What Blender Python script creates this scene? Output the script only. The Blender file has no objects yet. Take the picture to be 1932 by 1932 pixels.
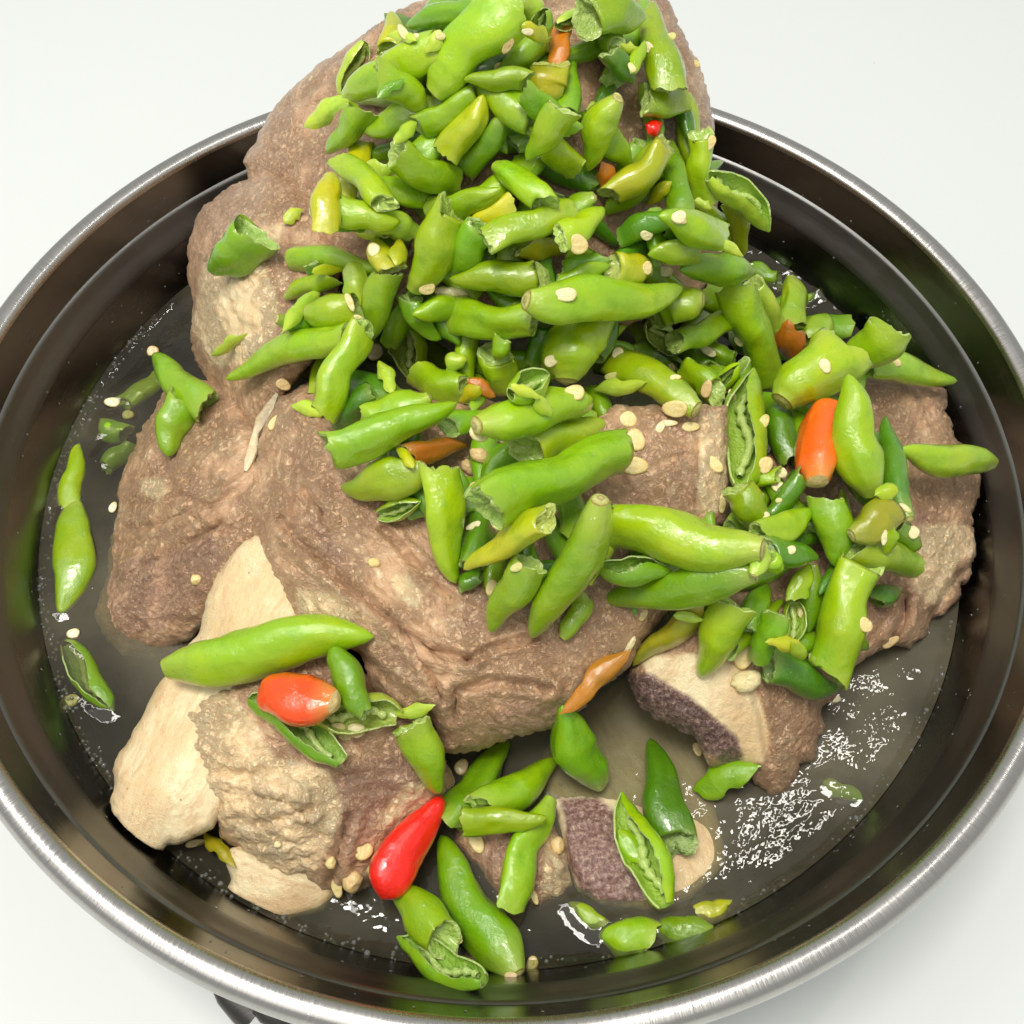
import bpy, math, random
import numpy as np
from mathutils import Vector, Matrix
from mathutils.bvhtree import BVHTree

SC = bpy.context.scene
COL = SC.collection
CM = 0.01                                   # everything below is worked out in centimetres
rnd = random.Random(11)

# ------------------------------------------------------------------ camera
EL, RO, FOV, DIST = 1.0088, 0.019, math.radians(50), 26.077
FWD = np.array([0, math.cos(EL), -math.sin(EL)])
_r = np.array([1.0, 0, 0]); _u = np.cross(_r, FWD)
RGT = math.cos(RO) * _r + math.sin(RO) * _u
UP = -math.sin(RO) * _r + math.cos(RO) * _u
CAM = np.array([0.300, -2.435, 0]) - DIST * FWD
F = 966 / math.tan(FOV / 2)
cd = bpy.data.cameras.new('camera'); cam = bpy.data.objects.new('camera', cd); COL.objects.link(cam)
cd.angle = FOV; cd.clip_start = 0.01; cd.clip_end = 50
m3 = Matrix([[RGT[i], UP[i], -FWD[i]] for i in range(3)])
cam.matrix_world = Matrix.Translation(Vector(CAM * CM)) @ m3.to_4x4()
SC.camera = cam

# ------------------------------------------------------------------ world, lamps, exposure
w = bpy.data.worlds.new('World'); SC.world = w; w.use_nodes = True
bg = w.node_tree.nodes['Background']; bg.inputs[0].default_value = (0.985, 1.0, 0.965, 1); bg.inputs[1].default_value = 0.59
SC.view_settings.view_transform = 'Standard'; SC.view_settings.look = 'None'
SC.view_settings.exposure = -0.31; SC.view_settings.gamma = 1.0

def area(name, loc, target, sx, sy, power, col=(1, 0.97, 0.92)):
    l = bpy.data.lights.new(name, 'AREA'); l.shape = 'RECTANGLE'; l.size = sx; l.size_y = sy
    l.energy = power; l.color = col
    o = bpy.data.objects.new(name, l); COL.objects.link(o); o.location = loc
    o.rotation_euler = (Vector(target) - Vector(loc)).to_track_quat('-Z', 'Y').to_euler()
    return o
area('ceiling_panel', (-0.3, -0.65, 1.5), (0, 0, 0), 1.7, 1.0, 7.5)
area('ceiling_panel', (-0.12, -0.15, 1.15), (0, 0, 0), 0.36, 0.28, 11)
area('ceiling_tube', (0.40, 0.30, 1.25), (0.05, 0, 0), 0.04, 0.32, 1.5)
area('ceiling_tube', (-0.52, 0.05, 1.2), (0, 0, 0), 0.10, 0.9, 5)

SC.cycles.max_bounces = 8; SC.cycles.transparent_max_bounces = 8
SC.cycles.caustics_reflective = False; SC.cycles.caustics_refractive = False
SC.cycles.sample_clamp_indirect = 4

# ------------------------------------------------------------------ picture <-> place
def ray(u, v):                              # u, v on a 1932 grid laid over the photograph
    u = np.asarray(u, float); v = np.asarray(v, float)
    return ((u - 966)[..., None] * RGT + (966 - v)[..., None] * UP) / F + FWD
def at(u, v, z):
    d = ray(u, v); k = (np.asarray(z, float) - CAM[2]) / d[..., 2]
    return CAM + d * k[..., None]
TILES = dict(A=(0, 0, 700), B=(550, 0, 600), C=(1050, 0, 600), D=(1448, 400, 600), E=(0, 600, 600), F=(500, 450, 600),
             G=(950, 450, 600), H=(1448, 900, 600), I=(0, 1100, 600), J=(500, 950, 600), K=(1000, 950, 600),
             L=(1448, 1448, 600), M=(0, 1448, 600), N=(400, 1448, 600), O=(950, 1448, 600), V=(0, 0, 2048))
Q = 1932 / 2048
def tp(t, x, y):
    a, b, s = TILES[t]
    return ((a + x * s / 1932) * Q, (b + y * s / 1932) * Q)
def ts(t): return TILES[t][2] / 1932 * Q

# ------------------------------------------------------------------ noise
_tab = np.random.default_rng(5).random(65536)
def vnoise(p):
    i = np.floor(p).astype(np.int64); f = p - i; f = f * f * (3 - 2 * f)
    out = 0
    for dx in (0, 1):
        for dy in (0, 1):
            for dz in (0, 1):
                h = ((i[:, 0] + dx) * 73856093) ^ ((i[:, 1] + dy) * 19349663) ^ ((i[:, 2] + dz) * 83492791)
                wgt = (f[:, 0] if dx else 1 - f[:, 0]) * (f[:, 1] if dy else 1 - f[:, 1]) * (f[:, 2] if dz else 1 - f[:, 2])
                out = out + wgt * _tab[(h ^ (h >> 13)) & 65535]
    return out * 2 - 1
def fbm(p, o=4, g=0.5):
    a = 1; s = 0; t = 0
    for k in range(o):
        s = s + a * vnoise(p * 2 ** k + 17.3 * k); t += a; a *= g
    return s / t
def ridged(p, o=3):
    a = 1; s = 0; t = 0
    for k in range(o):
        s = s + a * (1 - 2 * np.abs(vnoise(p * 2 ** k + 9.7 * k))); t += a; a *= 0.55
    return s / t

def worley(p):
    i0 = np.floor(p).astype(np.int64); best = np.full(len(p), 9.0)
    for dx in (-1, 0, 1):
        for dy in (-1, 0, 1):
            for dz in (-1, 0, 1):
                c = i0 + np.array([dx, dy, dz]); h = (c[:, 0] * 73856093) ^ (c[:, 1] * 19349663) ^ (c[:, 2] * 83492791)
                q = c + np.c_[_tab[(h ^ (h >> 13)) & 65535], _tab[(h * 31 ^ (h >> 7)) & 65535], _tab[(h * 57 ^ (h >> 11)) & 65535]]
                best = np.minimum(best, np.sum((p - q) ** 2, 1))
    return np.sqrt(best)

# ------------------------------------------------------------------ mesh and object helpers
def mk(name, verts, faces, mat, parent=None, origin=None, smooth=True, attrs=None, color=None):
    verts = np.asarray(verts, float)
    if origin is None: origin = np.zeros(3)
    me = bpy.data.meshes.new(name)
    me.from_pydata(((verts - origin) * CM).tolist(), [], faces if isinstance(faces, list) else faces.tolist())
    me.polygons.foreach_set('use_smooth', [smooth] * len(me.polygons))
    for k, a in (attrs or {}).items():
        a = np.asarray(a, float)
        if a.ndim == 1:
            at_ = me.attributes.new(k, 'FLOAT', 'POINT'); at_.data.foreach_set('value', a.astype(np.float32))
        else:
            at_ = me.attributes.new(k, 'FLOAT_VECTOR', 'POINT'); at_.data.foreach_set('vector', a.astype(np.float32).ravel())
    me.materials.append(mat); me.update()
    o = bpy.data.objects.new(name, me); COL.objects.link(o)
    if parent is not None: o.parent = parent
    else: o.location = Vector(origin * CM)
    if color: o.color = (*color, 1)
    return o
def tag(o, label=None, cat=None, group=None, kind=None):
    if label: o['label'] = label
    if cat: o['category'] = cat
    if group: o['group'] = group
    if kind: o['kind'] = kind
    return o

# ------------------------------------------------------------------ materials
class NT:
    def __init__(s, name):
        s.m = bpy.data.materials.new(name); s.m.use_nodes = True; s.t = s.m.node_tree
        s.b = s.t.nodes['Principled BSDF']; s.out = s.t.nodes['Material Output']
    def n(s, typ, props=None, **ins):
        x = s.t.nodes.new(typ)
        for k, v in (props or {}).items(): setattr(x, k, v)
        for k, v in ins.items():
            key = int(k[1:]) if k[0] == 'i' and k[1:].isdigit() else k.replace('_', ' ')
            s.set(x.inputs[key], v)
        return x
    def set(s, sock, v):
        if isinstance(v, bpy.types.NodeSocket): s.t.links.new(v, sock)
        elif isinstance(v, bpy.types.Node): s.t.links.new(v.outputs[0], sock)
        else: sock.default_value = v
    def p(s, **ins):
        for k, v in ins.items(): s.set(s.b.inputs[k.replace('_', ' ')], v)
    def coord(s, scale=100.0, loc=(0, 0, 0), sc=None):
        c = s.n('ShaderNodeTexCoord')
        return s.n('ShaderNodeMapping', Vector=c.outputs['Object'], Scale=sc or (scale,) * 3, Location=loc).outputs[0]
    def noise(s, vec, scale, detail=4, rough=0.55, dist=0.0):
        return s.n('ShaderNodeTexNoise', Vector=vec, Scale=scale, Detail=detail, Roughness=rough, Distortion=dist).outputs['Fac']
    def vor(s, vec, scale, feature='F1', out='Distance', rand=1.0):
        return s.n('ShaderNodeTexVoronoi', dict(feature=feature), Vector=vec, Scale=scale, Randomness=rand).outputs[out]
    def ramp(s, fac, stops):
        r = s.n('ShaderNodeValToRGB', Fac=fac); e = r.color_ramp.elements
        while len(e) < len(stops): e.new(0.5)
        for el, (p_, c) in zip(e, stops):
            el.position = p_; el.color = (*c, 1) if isinstance(c, tuple) else (c, c, c, 1)
        return r.outputs[0]
    def mix(s, fac, a, b, blend='MIX'):
        x = s.n('ShaderNodeMix', dict(data_type='RGBA', blend_type=blend))
        s.set(x.inputs[0], fac)
        for i, v in ((6, a), (7, b)): s.set(x.inputs[i], (*v, 1) if isinstance(v, tuple) and len(v) == 3 else v)
        return x.outputs[2]
    def math(s, op, a, b=0.0, c=None, clamp=False):
        x = s.n('ShaderNodeMath', dict(operation=op, use_clamp=clamp)); s.set(x.inputs[0], a); s.set(x.inputs[1], b)
        if c is not None: s.set(x.inputs[2], c)
        return x.outputs[0]
    def mr(s, v, a, b, c=0.0, d=1.0):
        return s.n('ShaderNodeMapRange', dict(clamp=True), Value=v, i1=a, i2=b, i3=c, i4=d).outputs[0]
    def attr(s, name, out='Fac'): return s.n('ShaderNodeAttribute', dict(attribute_name=name)).outputs[out]
    def bump(s, h, strength, dist, normal=None):
        x = s.n('ShaderNodeBump', Height=h, Strength=strength, Distance=dist)
        if normal is not None: s.set(x.inputs['Normal'], normal)
        return x.outputs[0]

def mat_skin():
    t = NT('chilli_skin'); c = t.coord()
    oi = t.n('ShaderNodeObjectInfo'); col = oi.outputs['Color']; rn = oi.outputs['Random']
    off = t.n('ShaderNodeVectorMath', dict(operation='ADD'), i0=c)
    t.set(off.inputs[1], t.n('ShaderNodeCombineXYZ', X=t.math('MULTIPLY', rn, 37.0), Y=t.math('MULTIPLY', rn, 91.0)).outputs[0])
    v = off.outputs[0]
    n1 = t.noise(v, 0.9, 3); n2 = t.noise(v, 2.6, 4); n3 = t.noise(v, 9, 3)
    a = t.mix(t.mr(n1, 0.38, 0.68), col, t.mix(1.0, col, (1.3, 1.06, 0.8), 'MULTIPLY'))
    a = t.mix(t.mr(n2, 0.52, 0.8, 0, 0.65), a, t.mix(1.0, col, (0.56, 0.74, 0.55), 'MULTIPLY'))
    a = t.mix(t.mr(n3, 0.55, 0.8, 0, 0.25), a, t.mix(1.0, col, (1.6, 1.3, 1.6), 'MULTIPLY'))
    sp = t.vor(v, 3.1)
    a = t.mix(t.mr(sp, 0.035, 0.065, 0.5, 0), a, (0.5, 0.56, 0.25))
    a = t.mix(t.math('MULTIPLY', t.attr('pale'), t.mr(n2, 0.2, 0.7, 0.35, 0.8)), a, t.mix(0.7, col, (0.52, 0.55, 0.13)))
    hb = t.noise(v, 3.2, 3, 0.6); hf = t.noise(v, 13, 3, 0.6)
    nb = t.bump(hb, 0.16, 0.0015); nb2 = t.bump(hf, 0.08, 0.0005, nb)
    cb = t.bump(t.noise(v, 15, 3, 0.6), t.mr(n2, 0.4, 0.65, 0.10, 0.6), 0.0009, nb)
    t.p(Base_Color=a, Roughness=t.mr(n3, 0.3, 0.7, 0.24, 0.42), Normal=nb2, Coat_Weight=1.0, Coat_IOR=1.62, Coat_Roughness=0.05, Coat_Normal=cb,
        Subsurface_Weight=0.22, Subsurface_Radius=(0.9, 1.0, 0.25), Subsurface_Scale=0.0022, Specular_IOR_Level=0.2)
    return t.m
def mat_inner():
    t = NT('chilli_inside'); c = t.coord(); col = t.n('ShaderNodeObjectInfo').outputs['Color']
    n1 = t.noise(c, 5, 4); e = t.attr('edge')
    deep = t.mix(t.mr(n1, 0.35, 0.7), t.mix(1.0, col, (0.95, 0.95, 1.0), 'MULTIPLY'), t.mix(0.45, col, (0.55, 0.66, 0.18)))
    a = t.mix(e, deep, t.mix(0.6, col, (0.66, 0.76, 0.30)))
    t.p(Base_Color=a, Roughness=0.35, Normal=t.bump(t.noise(c, 12, 4), 0.6, 0.0015), Coat_Weight=0.5, Coat_Roughness=0.12,
        Subsurface_Weight=0.3, Subsurface_Radius=(1, 1, 0.4), Subsurface_Scale=0.002)
    return t.m
def mat_scar():
    t = NT('stem_scar'); c = t.coord(); n1 = t.noise(c, 12, 4)
    rr = t.attr('edge')
    a = t.ramp(t.math('ADD', rr, t.math('MULTIPLY', n1, 0.25)), [(0.1, (0.50, 0.46, 0.16)), (0.35, (0.34, 0.30, 0.08)), (0.55, (0.60, 0.56, 0.24)), (0.9, (0.40, 0.42, 0.08)), (1.0, (0.30, 0.22, 0.05))])
    t.p(Base_Color=a, Roughness=0.55, Normal=t.bump(n1, 0.6, 0.001), Subsurface_Weight=0.2, Subsurface_Radius=(1, 1, 0.5), Subsurface_Scale=0.002)
    return t.m
def mat_seed():
    t = NT('seed'); c = t.coord(); n1 = t.noise(c, 8, 4)
    col = t.n('ShaderNodeObjectInfo').outputs['Color']
    a = t.mix(t.mr(n1, 0.4, 0.75, 0, 0.6), col, t.mix(1.0, col, (0.82, 0.66, 0.38), 'MULTIPLY'))
    a = t.mix(t.math('MULTIPLY', t.attr('edge'), 0.35), a, t.mix(1.0, col, (0.75, 0.55, 0.25), 'MULTIPLY'))
    t.p(Base_Color=a, Roughness=0.38, Normal=t.bump(t.noise(c, 14, 4), 0.4, 0.001), Coat_Weight=0.3, Coat_Roughness=0.15,
        Subsurface_Weight=0.3, Subsurface_Radius=(1, 0.8, 0.5), Subsurface_Scale=0.002)
    return t.m
def mat_meat():
    t = NT('boiled_meat'); c = t.coord()
    fib = t.attr('fibre', 'Vector')
    fb = t.n('ShaderNodeMapping', Vector=fib, Scale=(0.22, 1.0, 1.0)).outputs[0]
    warp = t.n('ShaderNodeTexNoise', Vector=c, Scale=1.1, Detail=3).outputs['Color']
    wv = t.n('ShaderNodeVectorMath', dict(operation='SUBTRACT'), i0=warp); wv.inputs[1].default_value = (0.5, 0.5, 0.5)
    wv = t.n('ShaderNodeVectorMath', dict(operation='SCALE'), i0=wv.outputs[0], Scale=0.9).outputs[0]
    fb = t.n('ShaderNodeVectorMath', dict(operation='ADD'), i0=fb, i1=wv).outputs[0]
    nf = t.noise(fb, 8, 5, 0.7); nL = t.noise(c, 0.55, 4, 0.6); nM = t.noise(c, 2.0, 5, 0.65); nS = t.noise(c, 9, 5, 0.7)
    wc = t.n('ShaderNodeVectorMath', dict(operation='ADD'), i0=c, i1=t.n('ShaderNodeVectorMath', dict(operation='SCALE'), i0=t.n('ShaderNodeTexNoise', Vector=c, Scale=4.0, Detail=5, Roughness=0.65).outputs['Color'], Scale=0.75).outputs[0]).outputs[0]
    gr = t.vor(wc, 5.2); cr = t.vor(wc, 5.2, 'DISTANCE_TO_EDGE'); gm = t.mr(t.noise(c, 0.8, 3), 0.36, 0.56)
    rm = t.n('ShaderNodeTexNoise', dict(noise_type='RIDGED_MULTIFRACTAL', normalize=True), Vector=fb, Scale=3.0, Detail=7, Roughness=0.62, Lacunarity=2.1).outputs[0]
    rn = t.n('ShaderNodeTexNoise', dict(noise_type='RIDGED_MULTIFRACTAL', normalize=True), Vector=c, Scale=4.0, Detail=6, Roughness=0.6).outputs[0]
    flesh = t.ramp(nL, [(0.30, (0.54, 0.36, 0.235)), (0.43, (0.66, 0.465, 0.31)), (0.56, (0.60, 0.41, 0.285)), (0.70, (0.74, 0.56, 0.39))])
    flesh = t.mix(t.mr(nM, 0.45, 0.75, 0, 0.55), flesh, (0.66, 0.48, 0.37))
    sk = t.n('ShaderNodeMapping', Vector=fib, Scale=(0.10, 1.0, 1.0)).outputs[0]
    sk = t.noise(t.n('ShaderNodeVectorMath', dict(operation='ADD'), i0=sk, i1=wv).outputs[0], 2.6, 5, 0.7)
    flesh = t.mix(t.mr(sk, 0.52, 0.66, 0, 0.75), flesh, (0.86, 0.72, 0.54))
    flesh = t.mix(t.mr(sk, 0.30, 0.46, 0.7, 0), flesh, (0.34, 0.19, 0.125))
    flesh = t.mix(t.mr(nf, 0.50, 0.72, 0, 0.6), flesh, (0.78, 0.61, 0.44))
    flesh = t.mix(t.mr(nf, 0.30, 0.46, 0.65, 0), flesh, (0.38, 0.22, 0.14))
    flesh = t.mix(t.math('MULTIPLY', t.mr(cr, 0.0, 0.075, 0.6, 0), gm), flesh, (0.34, 0.19, 0.12))
    flesh = t.mix(t.mr(rm, 0.45, 0.85, 0, 0.45), flesh, (0.80, 0.62, 0.45))
    flesh = t.mix(t.mr(rn, 0.15, 0.38, 0.5, 0), flesh, (0.36, 0.20, 0.13))
    flesh = t.mix(t.mr(nS, 0.60, 0.74, 0, 0.5), flesh, (0.84, 0.70, 0.54))
    dark = t.mix(t.mr(nf, 0.35, 0.65), (0.28, 0.16, 0.125), (0.52, 0.35, 0.27))
    fat = t.mix(t.mr(nS, 0.4, 0.7), (0.80, 0.64, 0.45), (0.66, 0.46, 0.30))
    fat = t.mix(t.mr(nM, 0.5, 0.7, 0, 0.5), fat, (0.86, 0.74, 0.58))
    bf_ = t.n('ShaderNodeMapping', Vector=fib, Scale=(0.12, 1.0, 1.0)).outputs[0]
    nb = t.noise(t.n('ShaderNodeVectorMath', dict(operation='ADD'), i0=bf_, i1=t.n('ShaderNodeVectorMath', dict(operation='SCALE'), i0=wv, Scale=0.5).outputs[0]).outputs[0], 5, 6, 0.7)
    bone = t.mix(t.mr(nL, 0.40, 0.60), (0.90, 0.76, 0.47), (0.82, 0.60, 0.32))
    bone = t.mix(t.mr(nb, 0.48, 0.66, 0, 0.75), bone, (0.70, 0.45, 0.22))
    bone = t.mix(t.mr(t.noise(fb, 11, 4, 0.7), 0.62, 0.74, 0, 0.55), bone, (0.42, 0.25, 0.13))
    bone = t.mix(t.mr(t.vor(c, 2.1), 0.03, 0.075, 0.6, 0), bone, (0.25, 0.13, 0.07))
    bone = t.mix(t.mr(nM, 0.56, 0.74, 0, 0.6), bone, (0.70, 0.49, 0.30))
    bone = t.mix(t.mr(t.noise(c, 5, 6, 0.75), 0.60, 0.72, 0, 0.45), bone, (0.52, 0.32, 0.16))
    mar = t.ramp(t.noise(c, 10, 5, 0.75), [(0.34, (0.11, 0.045, 0.042)), (0.47, (0.22, 0.115, 0.095)), (0.58, (0.36, 0.23, 0.18)), (0.70, (0.62, 0.48, 0.36))])
    def soft(name):
        return t.mr(t.math('ADD', t.attr(name), t.math('MULTIPLY', t.math('SUBTRACT', nM, 0.5), 0.9)), 0.28, 0.72)
    a = t.mix(t.math('MULTIPLY', soft('dark'), 0.85), flesh, dark)
    a = t.mix(soft('fat'), a, fat)
    mb = soft('bone'); a = t.mix(mb, a, bone)
    mm = soft('marrow'); a = t.mix(mm, a, mar)
    h = t.math('ADD', t.math('MULTIPLY', t.mix(mb, nf, nb), 0.8), t.math('MULTIPLY', nS, 0.45))
    h = t.math('ADD', h, t.math('MULTIPLY', t.math('MULTIPLY', t.mr(cr, 0, 0.22), gm), 0.65))
    h = t.math('ADD', h, t.math('ADD', t.math('MULTIPLY', rm, 1.1), t.math('MULTIPLY', rn, 0.9)))
    st = t.math('SUBTRACT', 0.9, t.math('MULTIPLY', mb, 0.58))
    bp = t.n('ShaderNodeBump', Height=h, Strength=st, Distance=0.0016).outputs[0]
    wet = t.mr(nM, 0.35, 0.7)
    cb = t.bump(t.noise(c, 6, 3, 0.6), 0.5, 0.0012, t.bump(h, 0.35, 0.0010))
    a = t.mix(t.math('SUBTRACT', 1.0, t.math('ADD', mb, mm, clamp=True)), a, t.mix(1.0, a, (1.36, 1.27, 1.05), 'MULTIPLY'))
    t.p(Base_Color=a, Roughness=t.mr(wet, 0, 1, 0.42, 0.62), Normal=bp, Coat_Weight=t.mr(wet, 0, 1, 0.5, 1.0), Coat_Roughness=0.11, Coat_Normal=cb,
        Subsurface_Weight=0.2, Subsurface_Radius=(1.0, 0.55, 0.35), Subsurface_Scale=0.0012, Specular_IOR_Level=0.4)
    return t.m
def mat_steel(name, rough, col, brushed):
    t = NT(name); tc = t.n('ShaderNodeTexCoord').outputs['Object']
    xyz = t.n('ShaderNodeSeparateXYZ', Vector=tc)
    ang = t.math('ARCTAN2', xyz.outputs[1], xyz.outputs[0])
    c = t.coord()
    if brushed:                              # fine marks across the rolled rim
        cv = t.n('ShaderNodeCombineXYZ', X=t.math('MULTIPLY', ang, 90.0), Y=t.math('MULTIPLY', xyz.outputs[2], 60.0)).outputs[0]
    else:                                    # fine polishing lines round the wall
        cv = t.n('ShaderNodeCombineXYZ', X=t.math('MULTIPLY', ang, 3.0), Y=t.math('MULTIPLY', xyz.outputs[2], 2500.0)).outputs[0]
    ns = t.noise(cv, 2.0, 4, 0.7); nb = t.noise(c, 1.1, 4)
    sp = t.mr(t.vor(c, 2.3), 0.03, 0.05, 0.35, 0)
    ro = t.math('ADD', t.mr(ns, 0.3, 0.7, rough - 0.05, rough + 0.08), t.mr(nb, 0.4, 0.7, 0, 0.08))
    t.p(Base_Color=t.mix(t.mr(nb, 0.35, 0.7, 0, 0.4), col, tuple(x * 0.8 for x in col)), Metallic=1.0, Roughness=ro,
        Normal=t.bump(t.math('ADD', ns, t.math('MULTIPLY', sp, 2.0)), 0.16 if brushed else 0.06, 0.0006))
    return t.m
def mat_table():
    t = NT('white_table'); c = t.coord()
    n1 = t.noise(c, 0.05, 3); n2 = t.noise(c, 25, 3)
    a = t.mix(t.mr(n1, 0.35, 0.7), (0.695, 0.725, 0.705), (0.715, 0.74, 0.72))
    a = t.mix(t.mr(n2, 0.62, 0.75, 0, 0.05), a, (0.6, 0.62, 0.58))
    a = t.mix(t.mr(t.vor(c, 0.35), 0.012, 0.02, 0.35, 0), a, (0.45, 0.45, 0.42))
    t.p(Base_Color=a, Roughness=0.5, Specular_IOR_Level=0.3); return t.m
def mat_broth():
    t = NT('cloudy_broth'); c = t.coord()
    n1 = t.noise(c, 0.35, 3)
    h1 = t.noise(c, 1.1, 3, 0.5); h2 = t.noise(c, 3.3, 2, 0.5)
    bp = t.bump(h2, 0.13, 0.0008, t.bump(h1, 0.5, 0.0013))
    tr = t.n('ShaderNodeBsdfTransparent', Color=(0.72, 0.73, 0.54, 1))
    df = t.n('ShaderNodeBsdfDiffuse', Color=(0.30, 0.27, 0.18, 1), Normal=bp)
    sp = t.mr(t.vor(c, 5.5), 0.05, 0.10, 0.55, 0)
    mx = t.n('ShaderNodeMixShader', i0=t.math('ADD', t.math('MULTIPLY', t.mr(n1, 0.35, 0.7, 0.45, 1.0), t.attr('cloud')), t.math('MULTIPLY', sp, 0.25)), i1=tr.outputs[0], i2=df.outputs[0])
    gl = t.n('ShaderNodeBsdfGlossy', Color=(1, 1, 1, 1), Roughness=0.02, Normal=bp)
    fr = t.n('ShaderNodeFresnel', IOR=1.36, Normal=bp)
    m2 = t.n('ShaderNodeMixShader', i0=t.math('MULTIPLY', fr.outputs[0], 1.3, clamp=True), i1=mx.outputs[0], i2=gl.outputs[0])
    t.t.links.new(m2.outputs[0], t.out.inputs[0]); return t.m
def mat_drop():
    t = NT('water_drop'); t.p(Base_Color=(0.9, 0.9, 0.85, 1), Roughness=0.05, Transmission_Weight=0.85, IOR=1.33); return t.m
SKIN, INNER, SCAR, SEED, MEAT = mat_skin(), mat_inner(), mat_scar(), mat_seed(), mat_meat()
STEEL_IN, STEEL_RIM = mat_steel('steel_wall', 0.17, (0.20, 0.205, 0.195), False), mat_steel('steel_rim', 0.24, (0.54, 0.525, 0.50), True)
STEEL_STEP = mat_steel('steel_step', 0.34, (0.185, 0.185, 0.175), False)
TABLE, BROTH, DROP = mat_table(), mat_broth(), mat_drop()

# ------------------------------------------------------------------ table and pan
ZB = -2.95                                  # broth level below the rim
s = 260
tab = mk('table', [(-s, -s, -7.15), (s, -s, -7.15), (s, s, -7.15), (-s, s, -7.15)], [[0, 1, 2, 3]], TABLE)
tag(tab, kind='structure')

def lathe(prof, n=256):
    prof = np.array(prof, float); a = np.linspace(0, 2 * math.pi, n, endpoint=False)
    v = np.stack([prof[:, 0][:, None] * np.cos(a), prof[:, 0][:, None] * np.sin(a), np.repeat(prof[:, 1][:, None], n, 1)], -1).reshape(-1, 3)
    f = []
    for i in range(len(prof) - 1):
        for j in range(n):
            k = (j + 1) % n
            f.append([i * n + j, i * n + k, (i + 1) * n + k, (i + 1) * n + j])
    return v, f
def curve(pts, m=6):
    p = [np.array(q, float) for q in pts]; p = [2 * p[0] - p[1]] + p + [2 * p[-1] - p[-2]]; out = []
    for i in range(1, len(p) - 2):
        for k in range(m):
            t = k / m
            out.append(0.5 * (2 * p[i] + (p[i + 1] - p[i - 1]) * t + (2 * p[i - 1] - 5 * p[i] + 4 * p[i + 1] - p[i + 2]) * t * t + (3 * p[i] - p[i - 1] - 3 * p[i + 1] + p[i + 2]) * t ** 3))
    out.append(p[-2]); return out
inner = curve([(0.02, -6.8), (6, -6.8), (10.0, -6.8), (11.0, -6.45), (11.5, -5.6), (12.1, -3.0), (12.62, -1.62)], 5) + [(12.66, -1.54)] + \
        curve([(12.69, -1.52), (12.78, -1.40), (12.90, -1.22), (12.99, -1.08)], 3) + curve([(13.06, -1.0), (13.22, -0.6), (13.38, -0.2), (13.43, -0.06)], 4)
v, f = lathe(inner)
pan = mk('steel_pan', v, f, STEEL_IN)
tag(pan, 'wide round stainless steel pan standing on the white table and holding the food', 'pan')
ridge = curve([(12.66, -1.84), (12.61, -1.72), (12.66, -1.58), (12.76, -1.42), (12.88, -1.24), (12.97, -1.08), (13.04, -0.96), (13.13, -0.90)], 4)
ridge = [(a_ - 0.018, b_ + 0.012) for a_, b_ in ridge]
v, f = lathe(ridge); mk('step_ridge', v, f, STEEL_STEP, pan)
rimp = curve([(13.428, -0.062), (13.47, 0.04), (13.58, 0.12), (13.74, 0.14), (13.92, 0.08), (14.04, -0.10), (14.03, -0.30), (13.90, -0.40), (13.75, -0.42), (13.62, -0.38)], 5)
v, f = lathe(rimp); mk('rim', v, f, STEEL_RIM, pan)
v, f = lathe(curve([(13.61, -0.39), (13.35, -1.2), (12.6, -3.6), (11.8, -6.3), (11.0, -7.0), (10.0, -7.12), (0.02, -7.12)], 5)); mk('outer_wall', v, f, STEEL_RIM, pan)

def tube(path, rad, n=12, flat=1.0):
    path = [np.array(p, float) for p in path]; V = []; Fc = []
    for i, p in enumerate(path):
        t = path[min(i + 1, len(path) - 1)] - path[max(i - 1, 0)]; t /= np.linalg.norm(t)
        a = np.cross(t, [0, 0, 1.0]); a /= np.linalg.norm(a) + 1e-9; b = np.cross(t, a)
        r = rad[i] if hasattr(rad, '__len__') else rad
        for j in range(n):
            th = 2 * math.pi * j / n; V.append(p + r * (a * math.cos(th) + b * math.sin(th) * flat))
    for i in range(len(path) - 1):
        for j in range(n): Fc.append([i * n + j, i * n + (j + 1) % n, (i + 1) * n + (j + 1) % n, (i + 1) * n + j])
    return V, Fc
# handle bracket under the near rim
def hp(x, y, z): return at(*tp('N', x, y), z)
V, Fc = tube([hp(95, 1630, -0.55), hp(180, 1720, -0.75), hp(290, 1800, -0.95), hp(360, 1860, -1.05)], [0.14, 0.28, 0.38, 0.40], 16, 0.75)
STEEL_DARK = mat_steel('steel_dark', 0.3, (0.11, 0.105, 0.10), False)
o = mk('handle_bracket', V, Fc, STEEL_DARK, pan)
V2, F2 = tube([hp(362, 1862, -1.05), hp(300, 1806, -0.98), hp(200, 1740, -0.85)], [0.34, 0.30, 0.2], 16, 0.75)
mk('bracket_lining', V2, F2, STEEL_IN, o)
V, Fc = tube([hp(395, 1780, -0.75), hp(450, 1830, -0.85), hp(520, 1868, -0.95), hp(575, 1862, -1.0), hp(590, 1820, -0.9)], [0.26, 0.30, 0.30, 0.26, 0.1], 16, 0.6)
mk('handle_tab', V, Fc, STEEL_DARK, pan)

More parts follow.
